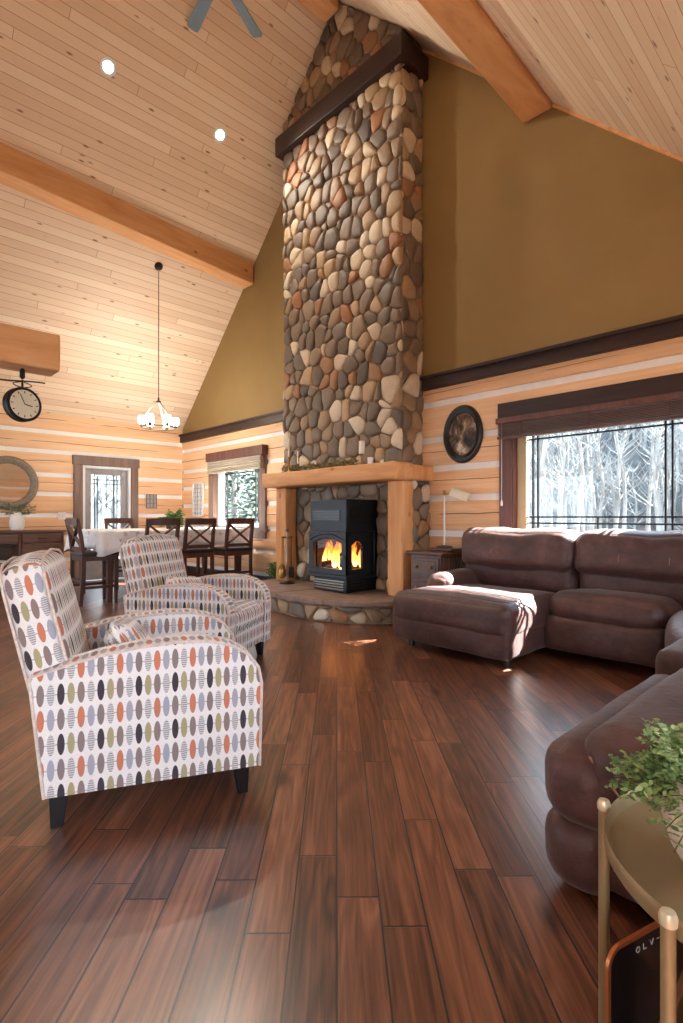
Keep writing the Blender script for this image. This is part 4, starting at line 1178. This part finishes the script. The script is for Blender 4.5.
for k_ in range(1, 4): mb.box(x0 + k_ * .095 - .004, x0 + k_ * .095 + .004, y0 + .006, y1 - .008, z0 + .03, z1 - .03)
mb.build('lattice_bars', M_ART, e, smooth=False)

# oval picture
e = empty('oval_picture', (-3.17, YG - .03, 1.67), 'oval antique picture in a black frame on the log wall above the lamp', 'picture')
Mo = Matrix.Translation((-3.165, YG - .012, 1.985)) @ Matrix.Rotation(PI / 2, 4, 'X') @ Matrix.Diagonal((.77, 1, 1, 1))
MB().lathe([(.225, 0), (.225, .018), (.235, .026), (.25, .024), (.262, .034), (.285, .04), (.305, .03), (.312, .012), (.312, 0)], 48, M=Mo, caps=False).build('frame', M_BLACKFRAME, e, ang=60)
mb = MB(); N_ = 40
vv = [(-3.165 + .178 * math.cos(2 * PI * i / N_), YG - .022, 1.985 + .23 * math.sin(2 * PI * i / N_)) for i in range(N_)]
vv2 = [(x, YG - .014, z) for x, y, z in vv]
mb.add(vv + vv2, [tuple(range(N_)), tuple(reversed(range(N_, 2 * N_)))] + [(i, N_ + i, N_ + (i + 1) % N_, (i + 1) % N_) for i in range(N_)], uv=[((x + 3.165) * 1.6 + .3, (z - 1.985) * 1.2 + .75) for x, y, z in vv] * 2)
mb.build('picture', M_PICT, e, smooth=False)

# ------------------------------------------------------------------ hanging things
# station clock under the loft beam
kx, ky = -4.74, 1.06
e = empty('station_clock', (kx, ky, 2.27), 'round double sided station clock hanging from a scroll bracket under the beam', 'clock')
MB().lathe([(.001, 0), (.012, 0), (.02, -.02), (.02, -.07), (.008, -.085), (.001, -.085)][::-1], 12, c=(kx, ky, 2.272)).build('hook', M_IRON2, e)
pts = [(kx, ky - .62 + .78 * i / 16, 2.17 + .012 * math.sin(i * .5)) for i in range(17)]
br = MB().tube(pts, .006, 6)
for s_ in (-1, 1):
    br.tube([(kx, ky + s_ * (.01 + .055 * math.sin(t * .4)), 2.165 - .045 * (t / 8)) for t in range(9)], .004, 6)
br.build('scroll_bracket', M_BRONZE, e)
Mk = Matrix.Translation((kx, ky, 1.985)) @ Matrix.Rotation(math.radians(14), 4, 'Z') @ Matrix.Rotation(PI / 2, 4, 'Y')
MB().tube([(kx, ky, 2.18), (kx, ky, 2.11)], .008, 8).build('hanger', M_IRON2, e)
MB().lathe([(.112, -.04), (.128, -.04), (.134, -.03), (.130, -.015), (.126, 0), (.130, .015), (.134, .03), (.128, .04), (.112, .04), (.112, .032), (.112, -.032), (.112, -.04)], 40, M=Mk, caps=False).build('case', M_IRON2, e, ang=50)
for s_ in (-1, 1):
    d = MB().lathe([(.001, .034 * s_), (.113, .034 * s_)], 36, M=Mk, caps=False).build('dial', M_DIAL, e)
    t_ = MB()
    for i in range(12):
        a = i * PI / 6; t_.bar(Vector((math.cos(a) * .085, math.sin(a) * .085, .036 * s_)), Vector((math.cos(a) * .103, math.sin(a) * .103, .036 * s_)), .006, .002, M=Mk)
    t_.build('hour_marks', M_IRON2, d, smooth=False)
    # dial frame: local -x is up
    h_ = MB()
    for ang, L, w_ in ((-25, .082, .005), (100, .058, .007)):
        a = math.radians(ang) * s_
        h_.bar((0, 0, .038 * s_), (-math.cos(a) * L, math.sin(a) * L, .038 * s_), w_, .002, M=Mk)
    h_.build('hands', M_IRON2, d, smooth=False)

# chandelier over the table
hx, hy = -7.47, 3.43; hz = roof(hx)
e = empty('chandelier', (hx, hy, hz), 'bronze ring chandelier with lit white glass shades over the dining table', 'chandelier')
ph = math.atan(PITCH)
Mc = Matrix.Translation((hx, hy, hz)) @ Matrix.Rotation(-ph, 4, 'Y')
MB().lathe([(.001, -.05), (.02, -.05), (.05, -.03), (.062, -.004), (.062, 0), (.001, 0)], 20, M=Mc).build('canopy', M_BRONZE, e)
zc = 2.42
MB().tube([(hx, hy, hz - .04), (hx, hy, zc + .42)], .007, 8).build('rod', M_NICKEL, e)
MB().lathe([(.001, .36), (.03, .365), (.035, .385), (.012, .40), (.012, .44), (.001, .44)], 14, c=(hx, hy, zc)).build('hub', M_BRONZE, e)
R_ = .235
MB().tube([(hx + R_ * math.cos(2 * PI * i / 40), hy + R_ * math.sin(2 * PI * i / 40), zc) for i in range(40)], .011, 8, closed=True).build('ring', M_BRONZE, e)
for i in range(3):
    a = 2 * PI * i / 3 + .3
    MB().tube([(hx + .02 * math.cos(a), hy + .02 * math.sin(a), zc + .37), (hx + .12 * math.cos(a), hy + .12 * math.sin(a), zc + .27), (hx + .2 * math.cos(a), hy + .2 * math.sin(a), zc + .14), (hx + R_ * math.cos(a), hy + R_ * math.sin(a), zc)], .006, 6).build('support_arm', M_NICKEL, e)
for i in range(6):
    a = 2 * PI * i / 6 + .1; x, y = hx + R_ * math.cos(a), hy + R_ * math.sin(a)
    o = MB().lathe([(.001, .0), (.02, .005), (.028, .03), (.012, .045), (.001, .045)], 12, c=(x, y, zc)).build('socket', M_BRONZE, e)
    MB().lathe([(.03, .04), (.046, .055), (.05, .10), (.047, .15), (.044, .15), (.046, .10), (.041, .06), (.03, .048)], 18, c=(x, y, zc), caps=False).build('glass_shade', M_SHADE, o)
l = bpy.data.lights.new('chandelier_glow', 'POINT'); l.energy = 20; l.color = (1, .9, .76); l.shadow_soft_size = .2
o = bpy.data.objects.new('chandelier_glow', l); o.location = (hx, hy, zc + .1); COL.objects.link(o)

# ceiling fan
fx, fy, fz = -4.74, 2.82, 6.66
e = empty('ceiling_fan', (fx, fy, 7.3), 'slate bladed ceiling fan hanging from the ridge beam', 'ceiling fan')
MB().lathe([(.001, -.09), (.03, -.09), (.065, -.04), (.07, 0), (.001, 0)], 18, c=(fx, fy, 7.275)).build('canopy', M_FAN, e)
MB().tube([(fx, fy, 7.2), (fx, fy, fz + .1)], .014, 10).build('downrod', M_IRON2, e)
MB().lathe([(.001, -.08), (.07, -.075), (.105, -.03), (.11, .03), (.09, .08), (.03, .12), (.001, .12)], 24, c=(fx, fy, fz)).build('motor', M_IRON2, e)
fwd = math.atan2(.692, -.722)
for i in range(6):
    a = fwd + math.radians(36) - math.radians(57 if i == 1 else 60 * i)
    Mb = Matrix.Translation((fx, fy, fz)) @ Matrix.Rotation(a, 4, 'Z') @ Matrix.Rotation(math.radians(11), 4, 'X')
    bl = MB(); bl.prism([(.20, -.055), (.72, -.07), (.77, -.062), (.785, -.04), (.785, .04), (.77, .062), (.72, .07), (.20, .055)], 'z', -.005, .005, M=Mb)
    bo = bl.build('blade', M_FAN, e, bevel=.002)
    MB().box(.08, .26, -.02, .02, -.012, -.005, M=Mb).build('blade_iron', M_IRON2, bo)

# recessed lights in the left slope
def downlight(px, py, label):
    # aim: seen in the left slope; place on the roof plane
    tx = (px - 341.5) / F_PX
    dx, dy = FW[0] + RT[0] * tx, FW[1] + RT[1] * tx; dz = (HOR - py) / F_PX
    d = (RZ - CAM_Z + PITCH * (0 - RX)) / (dz - PITCH * dx) if False else None
    # Z = RZ + PITCH*(x-RX) on the left slope
    d = (RZ - PITCH * RX - CAM_Z) / (dz - PITCH * dx)
    P = Vector((dx * d, dy * d, CAM_Z + dz * d))
    M = Matrix.Translation(P) @ Matrix.Rotation(-math.atan(PITCH), 4, 'Y')
    e = empty('recessed_light', tuple(P), label, 'ceiling light', 'recessed lights in the boarded ceiling')
    MB().lathe([(.055, -.004), (.085, -.008), (.09, -.003), (.09, .01), (.055, .01), (.055, -.004)], 28, M=M, caps=False).build('trim_ring', M_WHITE, e)
    MB().lathe([(.001, -.003), (.056, -.003), (.056, .004), (.001, .004)], 24, M=M, caps=False).build('lens', M_LED, e)
    l = bpy.data.lights.new('recessed_lamp', 'SPOT'); l.energy = 40; l.color = (1, .9, .76); l.spot_size = 2.3; l.spot_blend = .6; l.shadow_soft_size = .06
    o = bpy.data.objects.new('recessed_lamp', l); o.matrix_world = M @ Matrix.Translation((0, 0, -.03)); COL.objects.link(o)
F_PX, HOR, CAM_Z = 527.0, 517.0, 1.1
YAW = math.radians(46.2); FW = (-math.sin(YAW), math.cos(YAW)); RT = (math.cos(YAW), math.sin(YAW))
downlight(108, 67, 'recessed ceiling light nearer the left edge of the ceiling')
downlight(220, 135, 'recessed ceiling light nearer the stone chimney')

# little potted plant by the left mantel post
e = empty('floor_plant', (-6.15, 4.55, 0), 'small green plant on a dark stand behind the left mantel post', 'plant')
MB().lathe([(.001, 0), (.09, 0), (.11, .03), (.11, .20), (.09, .23), (.001, .23)], 16, c=(-6.15, 4.55, 0)).build('pot', M_DARKPOT, e)
r = random.Random(17); lm = MB()
for i in range(160):
    a = r.uniform(0, 2 * PI); R0 = r.uniform(0, .09); z = r.uniform(.22, .42)
    leaf(lm, (-6.15 + R0 * math.cos(a), 4.55 + R0 * math.sin(a), z), (math.cos(a), math.sin(a), r.uniform(0, 1.2)), r.uniform(.04, .08), .012)
lm.build('leaves', M_LEAF, e, smooth=False)
# ------------------------------------------------------------------ brown sectional
e = empty('sectional_sofa', (-1.6, 4.0, 0), 'large brown leather reclining sectional running under the window and round to the right', 'sofa')
W_ = dict(wr=.010, wf=5.0)
def part(name, c, dim, r, seg=(18, 16, 10), puff=(.01, .01, .02), seed=0, parent=e, wr=.009, wf=5., fn=None, M=None, mat=None):
    return MB().cushion(c, dim, r, seg, puff, wr, wf, seed, M=M, fn=fn).build(name, mat or M_LEATHER, parent, ang=80)
def seam(parent, pts, r=.0035): MB().tube(pts, r, 5).build('seam', M_STITCH, parent)
# run under the window: base, seats, backs
part('base', (-2.0, 4.42, .155), (1.86, .60, .20), .04, seed=1, puff=(0, 0, 0))
o = part('arm', (-2.83, 4.28, .35), (.27, .82, .48), .11, seed=2, puff=(.01, .02, .02))
# chaise: big padded block with a rolled top panel
o = part('chaise_base', (-2.425, 3.94, .185), (1.10, 1.0, .25), .05, seed=3, puff=(0, .012, 0))
o = part('chaise_pad', (-2.425, 3.93, .335), (1.115, 1.01, .26), .085, (26, 24, 12), (.006, .016, .03), seed=4, wr=.010)
part('chaise_top_panel', (-2.40, 3.90, .432), (.98, .78, .09), .045, (24, 20, 6), (0, 0, .022), seed=5, wr=.008)
seam(o, [(-2.86 + .9 * i / 20, 3.455 - .012 * math.sin(PI * i / 20), .405) for i in range(21)])
for x in (-1.96, -2.86): MB().lathe([(.001, 0), (.028, 0), (.03, .025), (.02, .07), (.001, .07)], 12, c=(x, 3.58, 0)).build('foot', M_BLACKLEG, e)
# seat next to the chaise, rolled front
part('seat_front', (-1.46, 4.085, .205), (.85, .20, .27), .05, seed=6, puff=(0, .015, 0))
o = part('seat_cushion', (-1.46, 4.27, .385), (.85, .52, .25), .115, (22, 18, 12), (.006, .02, .022), seed=7)
seam(o, [(-1.46 - .12, 4.02, .36), (-1.46 - .12, 4.06, .47), (-1.46 - .12, 4.3, .505)])
def backs(name, c, w, seed):
    lo = part(name, (c, 4.53, .61), (w, .26, .36), .09, (22, 10, 12), (.005, .03, .01), seed=seed)
    def roll(q, p): return q + Vector((0, -.03 * max(0, -p[2]) * (p[1] < 0), .008 * math.sin(q.x * 9 + seed)))
    up = part('head_pillow', (c, 4.485, .81), (w + .02, .33, .36), .11, (26, 14, 16), (.006, .025, .008), seed=seed + 3, parent=lo, wr=.013, wf=6., fn=roll)
    for k in (-.16, .16): MB().tube([(c + k * w, 4.313, .68), (c + k * w, 4.29, .78), (c + k * w, 4.335, .90)], .003, 5).build('seam', M_STITCH, lo)
backs('back_cushion', -2.345, 1.07, 11)
backs('back_cushion', -1.265, 1.06, 17)
part('back_panel', (-1.62, 4.66, .50), (2.5, .10, .80), .04, (30, 6, 10), (0, 0, 0), seed=21)
# corner wedge
poly = [(-1.02, 4.42), (-1.02, 4.04), (-.98, 3.74), (-.90, 3.44), (-.78, 3.16), (-.72, 2.98), (.0, 2.98), (.0, 4.42)]
mb = MB(); cx, cy = -.45, 3.7
rings = [(1.0, .08), (1.0, .36), (.985, .42), (.95, .465), (.88, .49), (.6, .505), (.25, .51)]
fine = []
for i in range(len(poly)):
    a, b = poly[i], poly[(i + 1) % len(poly)]
    for t in range(4): fine.append((a[0] + (b[0] - a[0]) * t / 4, a[1] + (b[1] - a[1]) * t / 4))
n = len(fine); vs = [(cx + (x - cx) * s, cy + (y - cy) * s, z + .008 * noise.noise(Vector((x * 6, y * 6, s * 3)))) for s, z in rings for x, y in fine]
fs = [tuple(reversed(range(n))), tuple((len(rings) - 1) * n + i for i in range(n))]
for k in range(len(rings) - 1):
    for i in range(n): fs.append((k * n + i, k * n + (i + 1) % n, (k + 1) * n + (i + 1) % n, (k + 1) * n + i))
mb.add(vs, fs).build('corner_seat', M_LEATHER, e, ang=80)
part('corner_back', (-.22, 4.48, .66), (.98, .34, .56), .12, (18, 10, 14), (0, .03, .02), seed=30)
part('corner_back', (.20, 3.66, .66), (.34, 1.30, .56), .12, (10, 18, 14), (.03, 0, .02), seed=31)
# console with cup holders
o = part('console', (-.33, 2.765, .295), (.78, .40, .46), .055, (18, 12, 12), (0, 0, .004), seed=33, wr=.004)
seam(o, [(-.70, 2.60, .515), (-.10, 2.60, .527)])
for y in (2.69, 2.86):
    MB().lathe([(.036, .0), (.05, .004), (.052, .014), (.046, .018), (.038, .016), (.034, -.0), (.030, -.004), (.001, -.004)], 24, c=(-.52, y, .525), caps=False).build('cup_holder', M_NICKEL, o, label='metal cup holder')
# near recliner, seen from its end
part('recliner_base', (-.20, 2.03, .13), (.80, .98, .18), .05, seed=34, puff=(0, 0, 0))
part('footrest', (-.635, 2.03, .125), (.20, 1.03, .23), .08, (10, 20, 12), (.012, .012, 0), seed=35, wr=.006)
part('footrest', (-.62, 2.03, .325), (.22, 1.05, .24), .08, (10, 20, 12), (.012, .012, .01), seed=36, wr=.006)
o = part('seat_cushion', (-.20, 2.035, .385), (.84, 1.05, .25), .09, (24, 28, 12), (.012, .012, .028), seed=37, wr=.008)
seam(o, [(-.12, 1.52, .44), (-.10, 1.58, .50), (-.08, 2.0, .54), (-.1, 2.5, .50)])
MB().tube([(-.585, 1.52, .43), (-.50, 1.498, .36), (-.36, 1.496, .33), (-.24, 1.496, .36), (-.18, 1.51, .43)], .0035, 5).build('seam', M_STITCH, o)
part('back_cushion', (.19, 2.01, .68), (.34, 1.04, .66), .13, (12, 24, 16), (.03, 0, .02), seed=39)
part('back_panel', (.36, 2.9, .48), (.10, 2.9, .78), .04, (6, 30, 10), (0, 0, 0), seed=40)

# ------------------------------------------------------------------ end table and lamp
e = empty('end_table', (-3.28, 4.52, 0), 'small carved dark oak end table between the stone base and the sofa arm', 'end table')
x0, x1, y0, y1 = -3.47, -3.09, 4.33, 4.70
MB().box(x0 - .04, x1 + .04, y0 - .04, y1 + .04, .715, .75).build('top', M_CARVED, e, bevel=.01)
MB().box(x0, x1, y0, y1, .03, .715).build('cabinet', M_CARVED, e, bevel=.006)
for k in range(3):
    z0 = .06 + k * .215
    d = MB().box(x0 + .02, x1 - .02, y0 - .018, y0 + .002, z0, z0 + .195).box(x0 + .05, x1 - .05, y0 - .026, y0 - .015, z0 + .03, z0 + .165).build('drawer', M_CARVED, e, bevel=.004)
    for xx in (x0 + .10, x1 - .10): MB().lathe([(.001, 0), (.018, .004), (.015, .018), (.008, .022), (.001, .024)], 10, M=Matrix.Translation((xx, y0 - .024, z0 + .1)) @ Matrix.Rotation(PI / 2, 4, 'X')).build('knob', M_BRASS, d)
for k in range(7):
    y = y0 + .03 + k * (y1 - y0 - .06) / 6
    MB().lathe([(.012, .10), (.016, .14), (.010, .2), (.018, .3), (.010, .40), (.016, .52), (.018, .60), (.012, .69)], 8, c=(x1 + .012, y, 0)).build('turned_spindle', M_CARVED, e)
for xx in (x0 + .03, x1 - .03):
    for yy in (y0 + .03, y1 - .03): MB().lathe([(.001, 0), (.025, 0), (.035, .02), (.025, .035), (.001, .035)], 10, c=(xx, yy, 0)).build('foot', M_CARVED, e)
tag(MB().cushion((-3.2, 4.57, .766), (.30, .24, .030), .012, (8, 8, 4)).build('wooden_tray', M_CARVED, None), 'low dark wooden tray on the end table under the lamp', 'tray')
lx, ly, lz = -3.24, 4.6, .782
e = empty('desk_lamp', (lx, ly, lz), 'slim pharmacy style lamp with tilted metal shade on the end table', 'lamp')
MB().lathe([(.001, 0), (.085, 0), (.085, .012), (.02, .022), (.001, .024)], 24, c=(lx, ly, lz)).build('base', M_BRONZE, e)
MB().tube([(lx, ly, lz + .01), (lx, ly, lz + .57)], .009, 10).build('stem', M_CERAMIC, e, label='pale painted stem')
MB().lathe([(.001, .54), (.014, .545), (.014, .585), (.006, .60), (.001, .60)], 12, c=(lx, ly, lz)).build('knuckle', M_BRASS, e)
MB().tube([(lx, ly, lz + .56), (lx + .10, ly + .08, lz + .565)], .006, 8).build('arm', M_BRASS, e)
dirx = Vector((.90, .43, 0)); Ms = Matrix.Translation((lx + .13, ly + .07, lz + .54)) @ Matrix.Rotation(math.atan2(dirx.y, dirx.x), 4, 'Z') @ Matrix.Rotation(math.radians(20), 4, 'Y')
sh = MB()
prof = [(-.055, -.02), (-.045, .015), (-.02, .036), (0, .04), (.02, .036), (.045, .015), (.055, -.02), (.05, -.02), (.04, .01), (.018, .03), (0, .034), (-.018, .03), (-.04, .01), (-.05, -.02)]
sh.prism([(a * 1.7, b * 1.5) for a, b in prof], 'x', -.08, .10, M=Ms)
sh.prism([(a * 1.7, b * 1.5) for a, b in prof[:7]], 'x', -.084, -.08, M=Ms).prism([(a * 1.7, b * 1.5) for a, b in prof[:7]], 'x', .10, .104, M=Ms)
sh.build('shade', M_CREAM, e, ang=50)

# ------------------------------------------------------------------ round tray table with fern
tx, ty, tz, tr_ = -.092, 1.045, .545, .263
e = empty('tray_table', (tx, ty, 0), 'round olive gold metal tray table with ball topped legs in the near right corner', 'side table')
MB().lathe([(.001, -.004), (tr_, -.004), (tr_ + .004, .002), (tr_ + .004, .022), (tr_ + .002, .026), (tr_ - .003, .022), (tr_ - .005, .004), (.001, .002)], 64, c=(tx, ty, tz), caps=False).build('tray', M_TRAY, e, ang=50)
for k in range(4):
    a = math.radians((185, 246, 5, 66)[k])
    x, y = tx + (tr_ + .012) * math.cos(a), ty + (tr_ + .012) * math.sin(a)
    o = MB().tube([(x, y, 0), (x, y, tz + .02)], .0095, 12).build('leg', M_TRAY, e)
    MB().lathe([(.001, .015), (.011, .017), (.012, .026), (.009, .034), (.001, .037)], 12, c=(x, y, tz)).build('leg_cap', M_CAP, o)
MB().tube([(tx + (tr_ + .0) * math.cos(2 * PI * i / 48), ty + tr_ * math.sin(2 * PI * i / 48), .06) for i in range(48)], .006, 8, closed=True).build('lower_ring', M_TRAY, e)
qx, qy, qz = -.183, 1.0, tz + .003
e = empty('potted_fern', (qx, qy, qz), 'maidenhair fern in a pale clay pot on the round tray table', 'plant')
MB().lathe([(.001, 0), (.052, 0), (.07, .03), (.082, .075), (.08, .12), (.072, .135), (.064, .135), (.07, .115), (.07, .1), (.001, .1)], 32, c=(qx, qy, qz)).build('pot', M_TERRA, e)
MB().lathe([(.001, .112), (.068, .112)], 20, c=(qx, qy, qz), caps=False).build('soil', M_BARK, e)
r = random.Random(21); lm = MB(); sm_ = MB()
def leaflet(mb, p, d, s, w):
    d = d.normalized(); sd = d.cross(Vector((0, 0, 1)));
    if sd.length < .1: sd = Vector((1, 0, 0))
    sd.normalize(); n_ = sd.cross(d); tw = r.uniform(-.7, .7); sd = (sd + n_ * tw).normalized()
    vs = [p]
    for k in range(6):
        th = -1.15 + 2.3 * k / 5; vs.append(p + d * s * math.cos(th) * (1 + .12 * (k % 2)) + sd * s * w * math.sin(th) * 1.3)
    mb.add(vs, [(0, 1, 2), (0, 2, 3), (0, 3, 4), (0, 4, 5), (0, 5, 6)])
for i in range(95):
    a = r.uniform(0, 2 * PI); L = r.uniform(.07, .145); el = r.choice([r.uniform(.7, 1.35), r.uniform(.15, .8)])
    p0 = Vector((qx + .03 * math.cos(a), qy + .03 * math.sin(a), qz + .11))
    d = Vector((math.cos(a) * math.cos(el), math.sin(a) * math.cos(el), math.sin(el)))
    dr = .06 * (1 - el / 1.6)
    P_ = lambda t: p0 + d * L * t - Vector((0, 0, dr * t * t))
    sm_.tube([P_(t / 5) for t in range(6)], .0009, 4)
    for b in range(7):
        t = .3 + .1 * b; q = P_(t)
        for sd in (-1, 1):
            a2 = a + sd * r.uniform(.6, 1.3); bl = L * .30 * (1.25 - t * .7)
            bd = Vector((math.cos(a2), math.sin(a2), r.uniform(-.2, .6)))
            for k in range(4):
                pp = q + bd.normalized() * bl * (k + .6) / 4
                leaflet(lm, pp, bd + Vector((r.uniform(-.8, .8), r.uniform(-.8, .8), r.uniform(-.4, .4))), r.uniform(.005, .0085), r.uniform(.7, 1.0))
lm.build('fronds', M_FERN, e, smooth=False); sm_.build('stems', M_STEM, e)

# thin black panel with a copper edge under the tray table
d_ = Vector((.29, .957, 0)); n_ = Vector((.957, -.29, 0)); P0 = Vector((-.312, .885, 0))
Ma = Matrix(((d_.x, n_.x, 0, P0.x), (d_.y, n_.y, 0, P0.y), (0, 0, 1, 0), (0, 0, 0, 1)))   # local x along the panel, y towards the room
e = empty('black_panel', tuple(P0 + d_ * .13), 'thin black panel with copper edge standing under the round tray table', 'panel')
def rrect(x0, x1, z0, z1, r_, n=6):
    out = []
    for cx_, cz_, a0 in ((x1 - r_, z0 + r_, -PI / 2), (x1 - r_, z1 - r_, 0), (x0 + r_, z1 - r_, PI / 2), (x0 + r_, z0 + r_, PI)):
        for i in range(n + 1): out.append((cx_ + r_ * math.cos(a0 + PI / 2 * i / n), cz_ + r_ * math.sin(a0 + PI / 2 * i / n)))
    return out
MB().prism(rrect(.006, .254, .006, .404, .026), 'y', -.004, 0, M=Ma).build('body', M_BLACKGLOSS, e, ang=30)
ring = frame_ring(rrect(0, .26, 0, .41, .032), rrect(.007, .253, .007, .403, .025), 'y', -.0045, .0012)
for i, v in enumerate(ring.v): ring.v[i] = Ma @ v
ring.build('copper_edge', M_COPPER, e, ang=30)
mk = MB(); zz = .385
def stroke(pts): mk.tube([Ma @ Vector((x, .001, zz + z)) for x, z in pts], .0008, 5)
for k_, g_ in enumerate(([(.006 * math.cos(t * PI / 5), .006 * math.sin(t * PI / 5)) for t in range(11)], [(-.005, .006), (-.005, -.006), (.005, -.006)], [(-.006, .006), (0, -.006), (.006, .006)], [(-.005, 0), (.005, 0)])):
    stroke([(.075 + .018 * k_ + x * .75, z * .75) for x, z in g_])
mk.build('marking', M_MARK, e)
e = empty('wooden_crate', (-.14, .92, 0), 'tan wooden crate standing under the round tray table', 'crate')
mb = MB(); x0, x1, y0, y1, h_ = -.232, -.04, .835, 1.0, .375
mb.box(x0, x1, y0, y0 + .012, 0, h_); mb.box(x0, x1, y1 - .012, y1, 0, h_); mb.box(x0, x0 + .012, y0 + .012, y1 - .012, 0, h_); mb.box(x1 - .012, x1, y0 + .012, y1 - .012, 0, h_); mb.box(x0 + .012, x1 - .012, y0 + .012, y1 - .012, 0, .012)
mb.build('body', M_BASKET, e, bevel=.003)
# ------------------------------------------------------------------ light, sky, camera
w = bpy.data.worlds.new('sky'); SC.world = w; w.use_nodes = True
nt = w.node_tree; nt.nodes.clear()
wo = nt.nodes.new('ShaderNodeOutputWorld'); bg = nt.nodes.new('ShaderNodeBackground'); tc = nt.nodes.new('ShaderNodeTexCoord'); sp = nt.nodes.new('ShaderNodeSeparateXYZ'); rp = nt.nodes.new('ShaderNodeValToRGB')
nt.links.new(tc.outputs['Generated'], sp.inputs[0]); nt.links.new(sp.outputs[2], rp.inputs[0])
rp.color_ramp.elements[0].position = 0.0; rp.color_ramp.elements[0].color = (.80, .90, 1, 1)
rp.color_ramp.elements[1].position = .7; rp.color_ramp.elements[1].color = (.58, .77, 1, 1)
nt.links.new(rp.outputs[0], bg.inputs[0]); bg.inputs[1].default_value = 2.2
nt.links.new(bg.outputs[0], wo.inputs[0])
s = bpy.data.lights.new('sun', 'SUN'); s.energy = 26; s.angle = .009; s.color = (1, .97, .92)
o = bpy.data.objects.new('sun', s); COL.objects.link(o); o.location = (4, 12, 12)
o.rotation_euler = Vector((.5, 1.0, 1.14)).to_track_quat('Z', 'Y').to_euler()
cam = bpy.data.cameras.new('camera'); co = bpy.data.objects.new('camera', cam); COL.objects.link(co)
cam.sensor_fit = 'VERTICAL'; cam.sensor_height = 36; cam.lens = F_PX / 1023 * 36
cam.shift_y = (HOR - 511.5) / 1023
cam.clip_start = .02; cam.clip_end = 300
co.location = (0, 0, CAM_Z); co.rotation_euler = (PI / 2, 0, YAW)
SC.camera = co
SC.view_settings.view_transform = 'Standard'; SC.view_settings.look = 'None'; SC.view_settings.exposure = 2.2; SC.view_settings.gamma = 1
SC.view_settings.use_curve_mapping = False
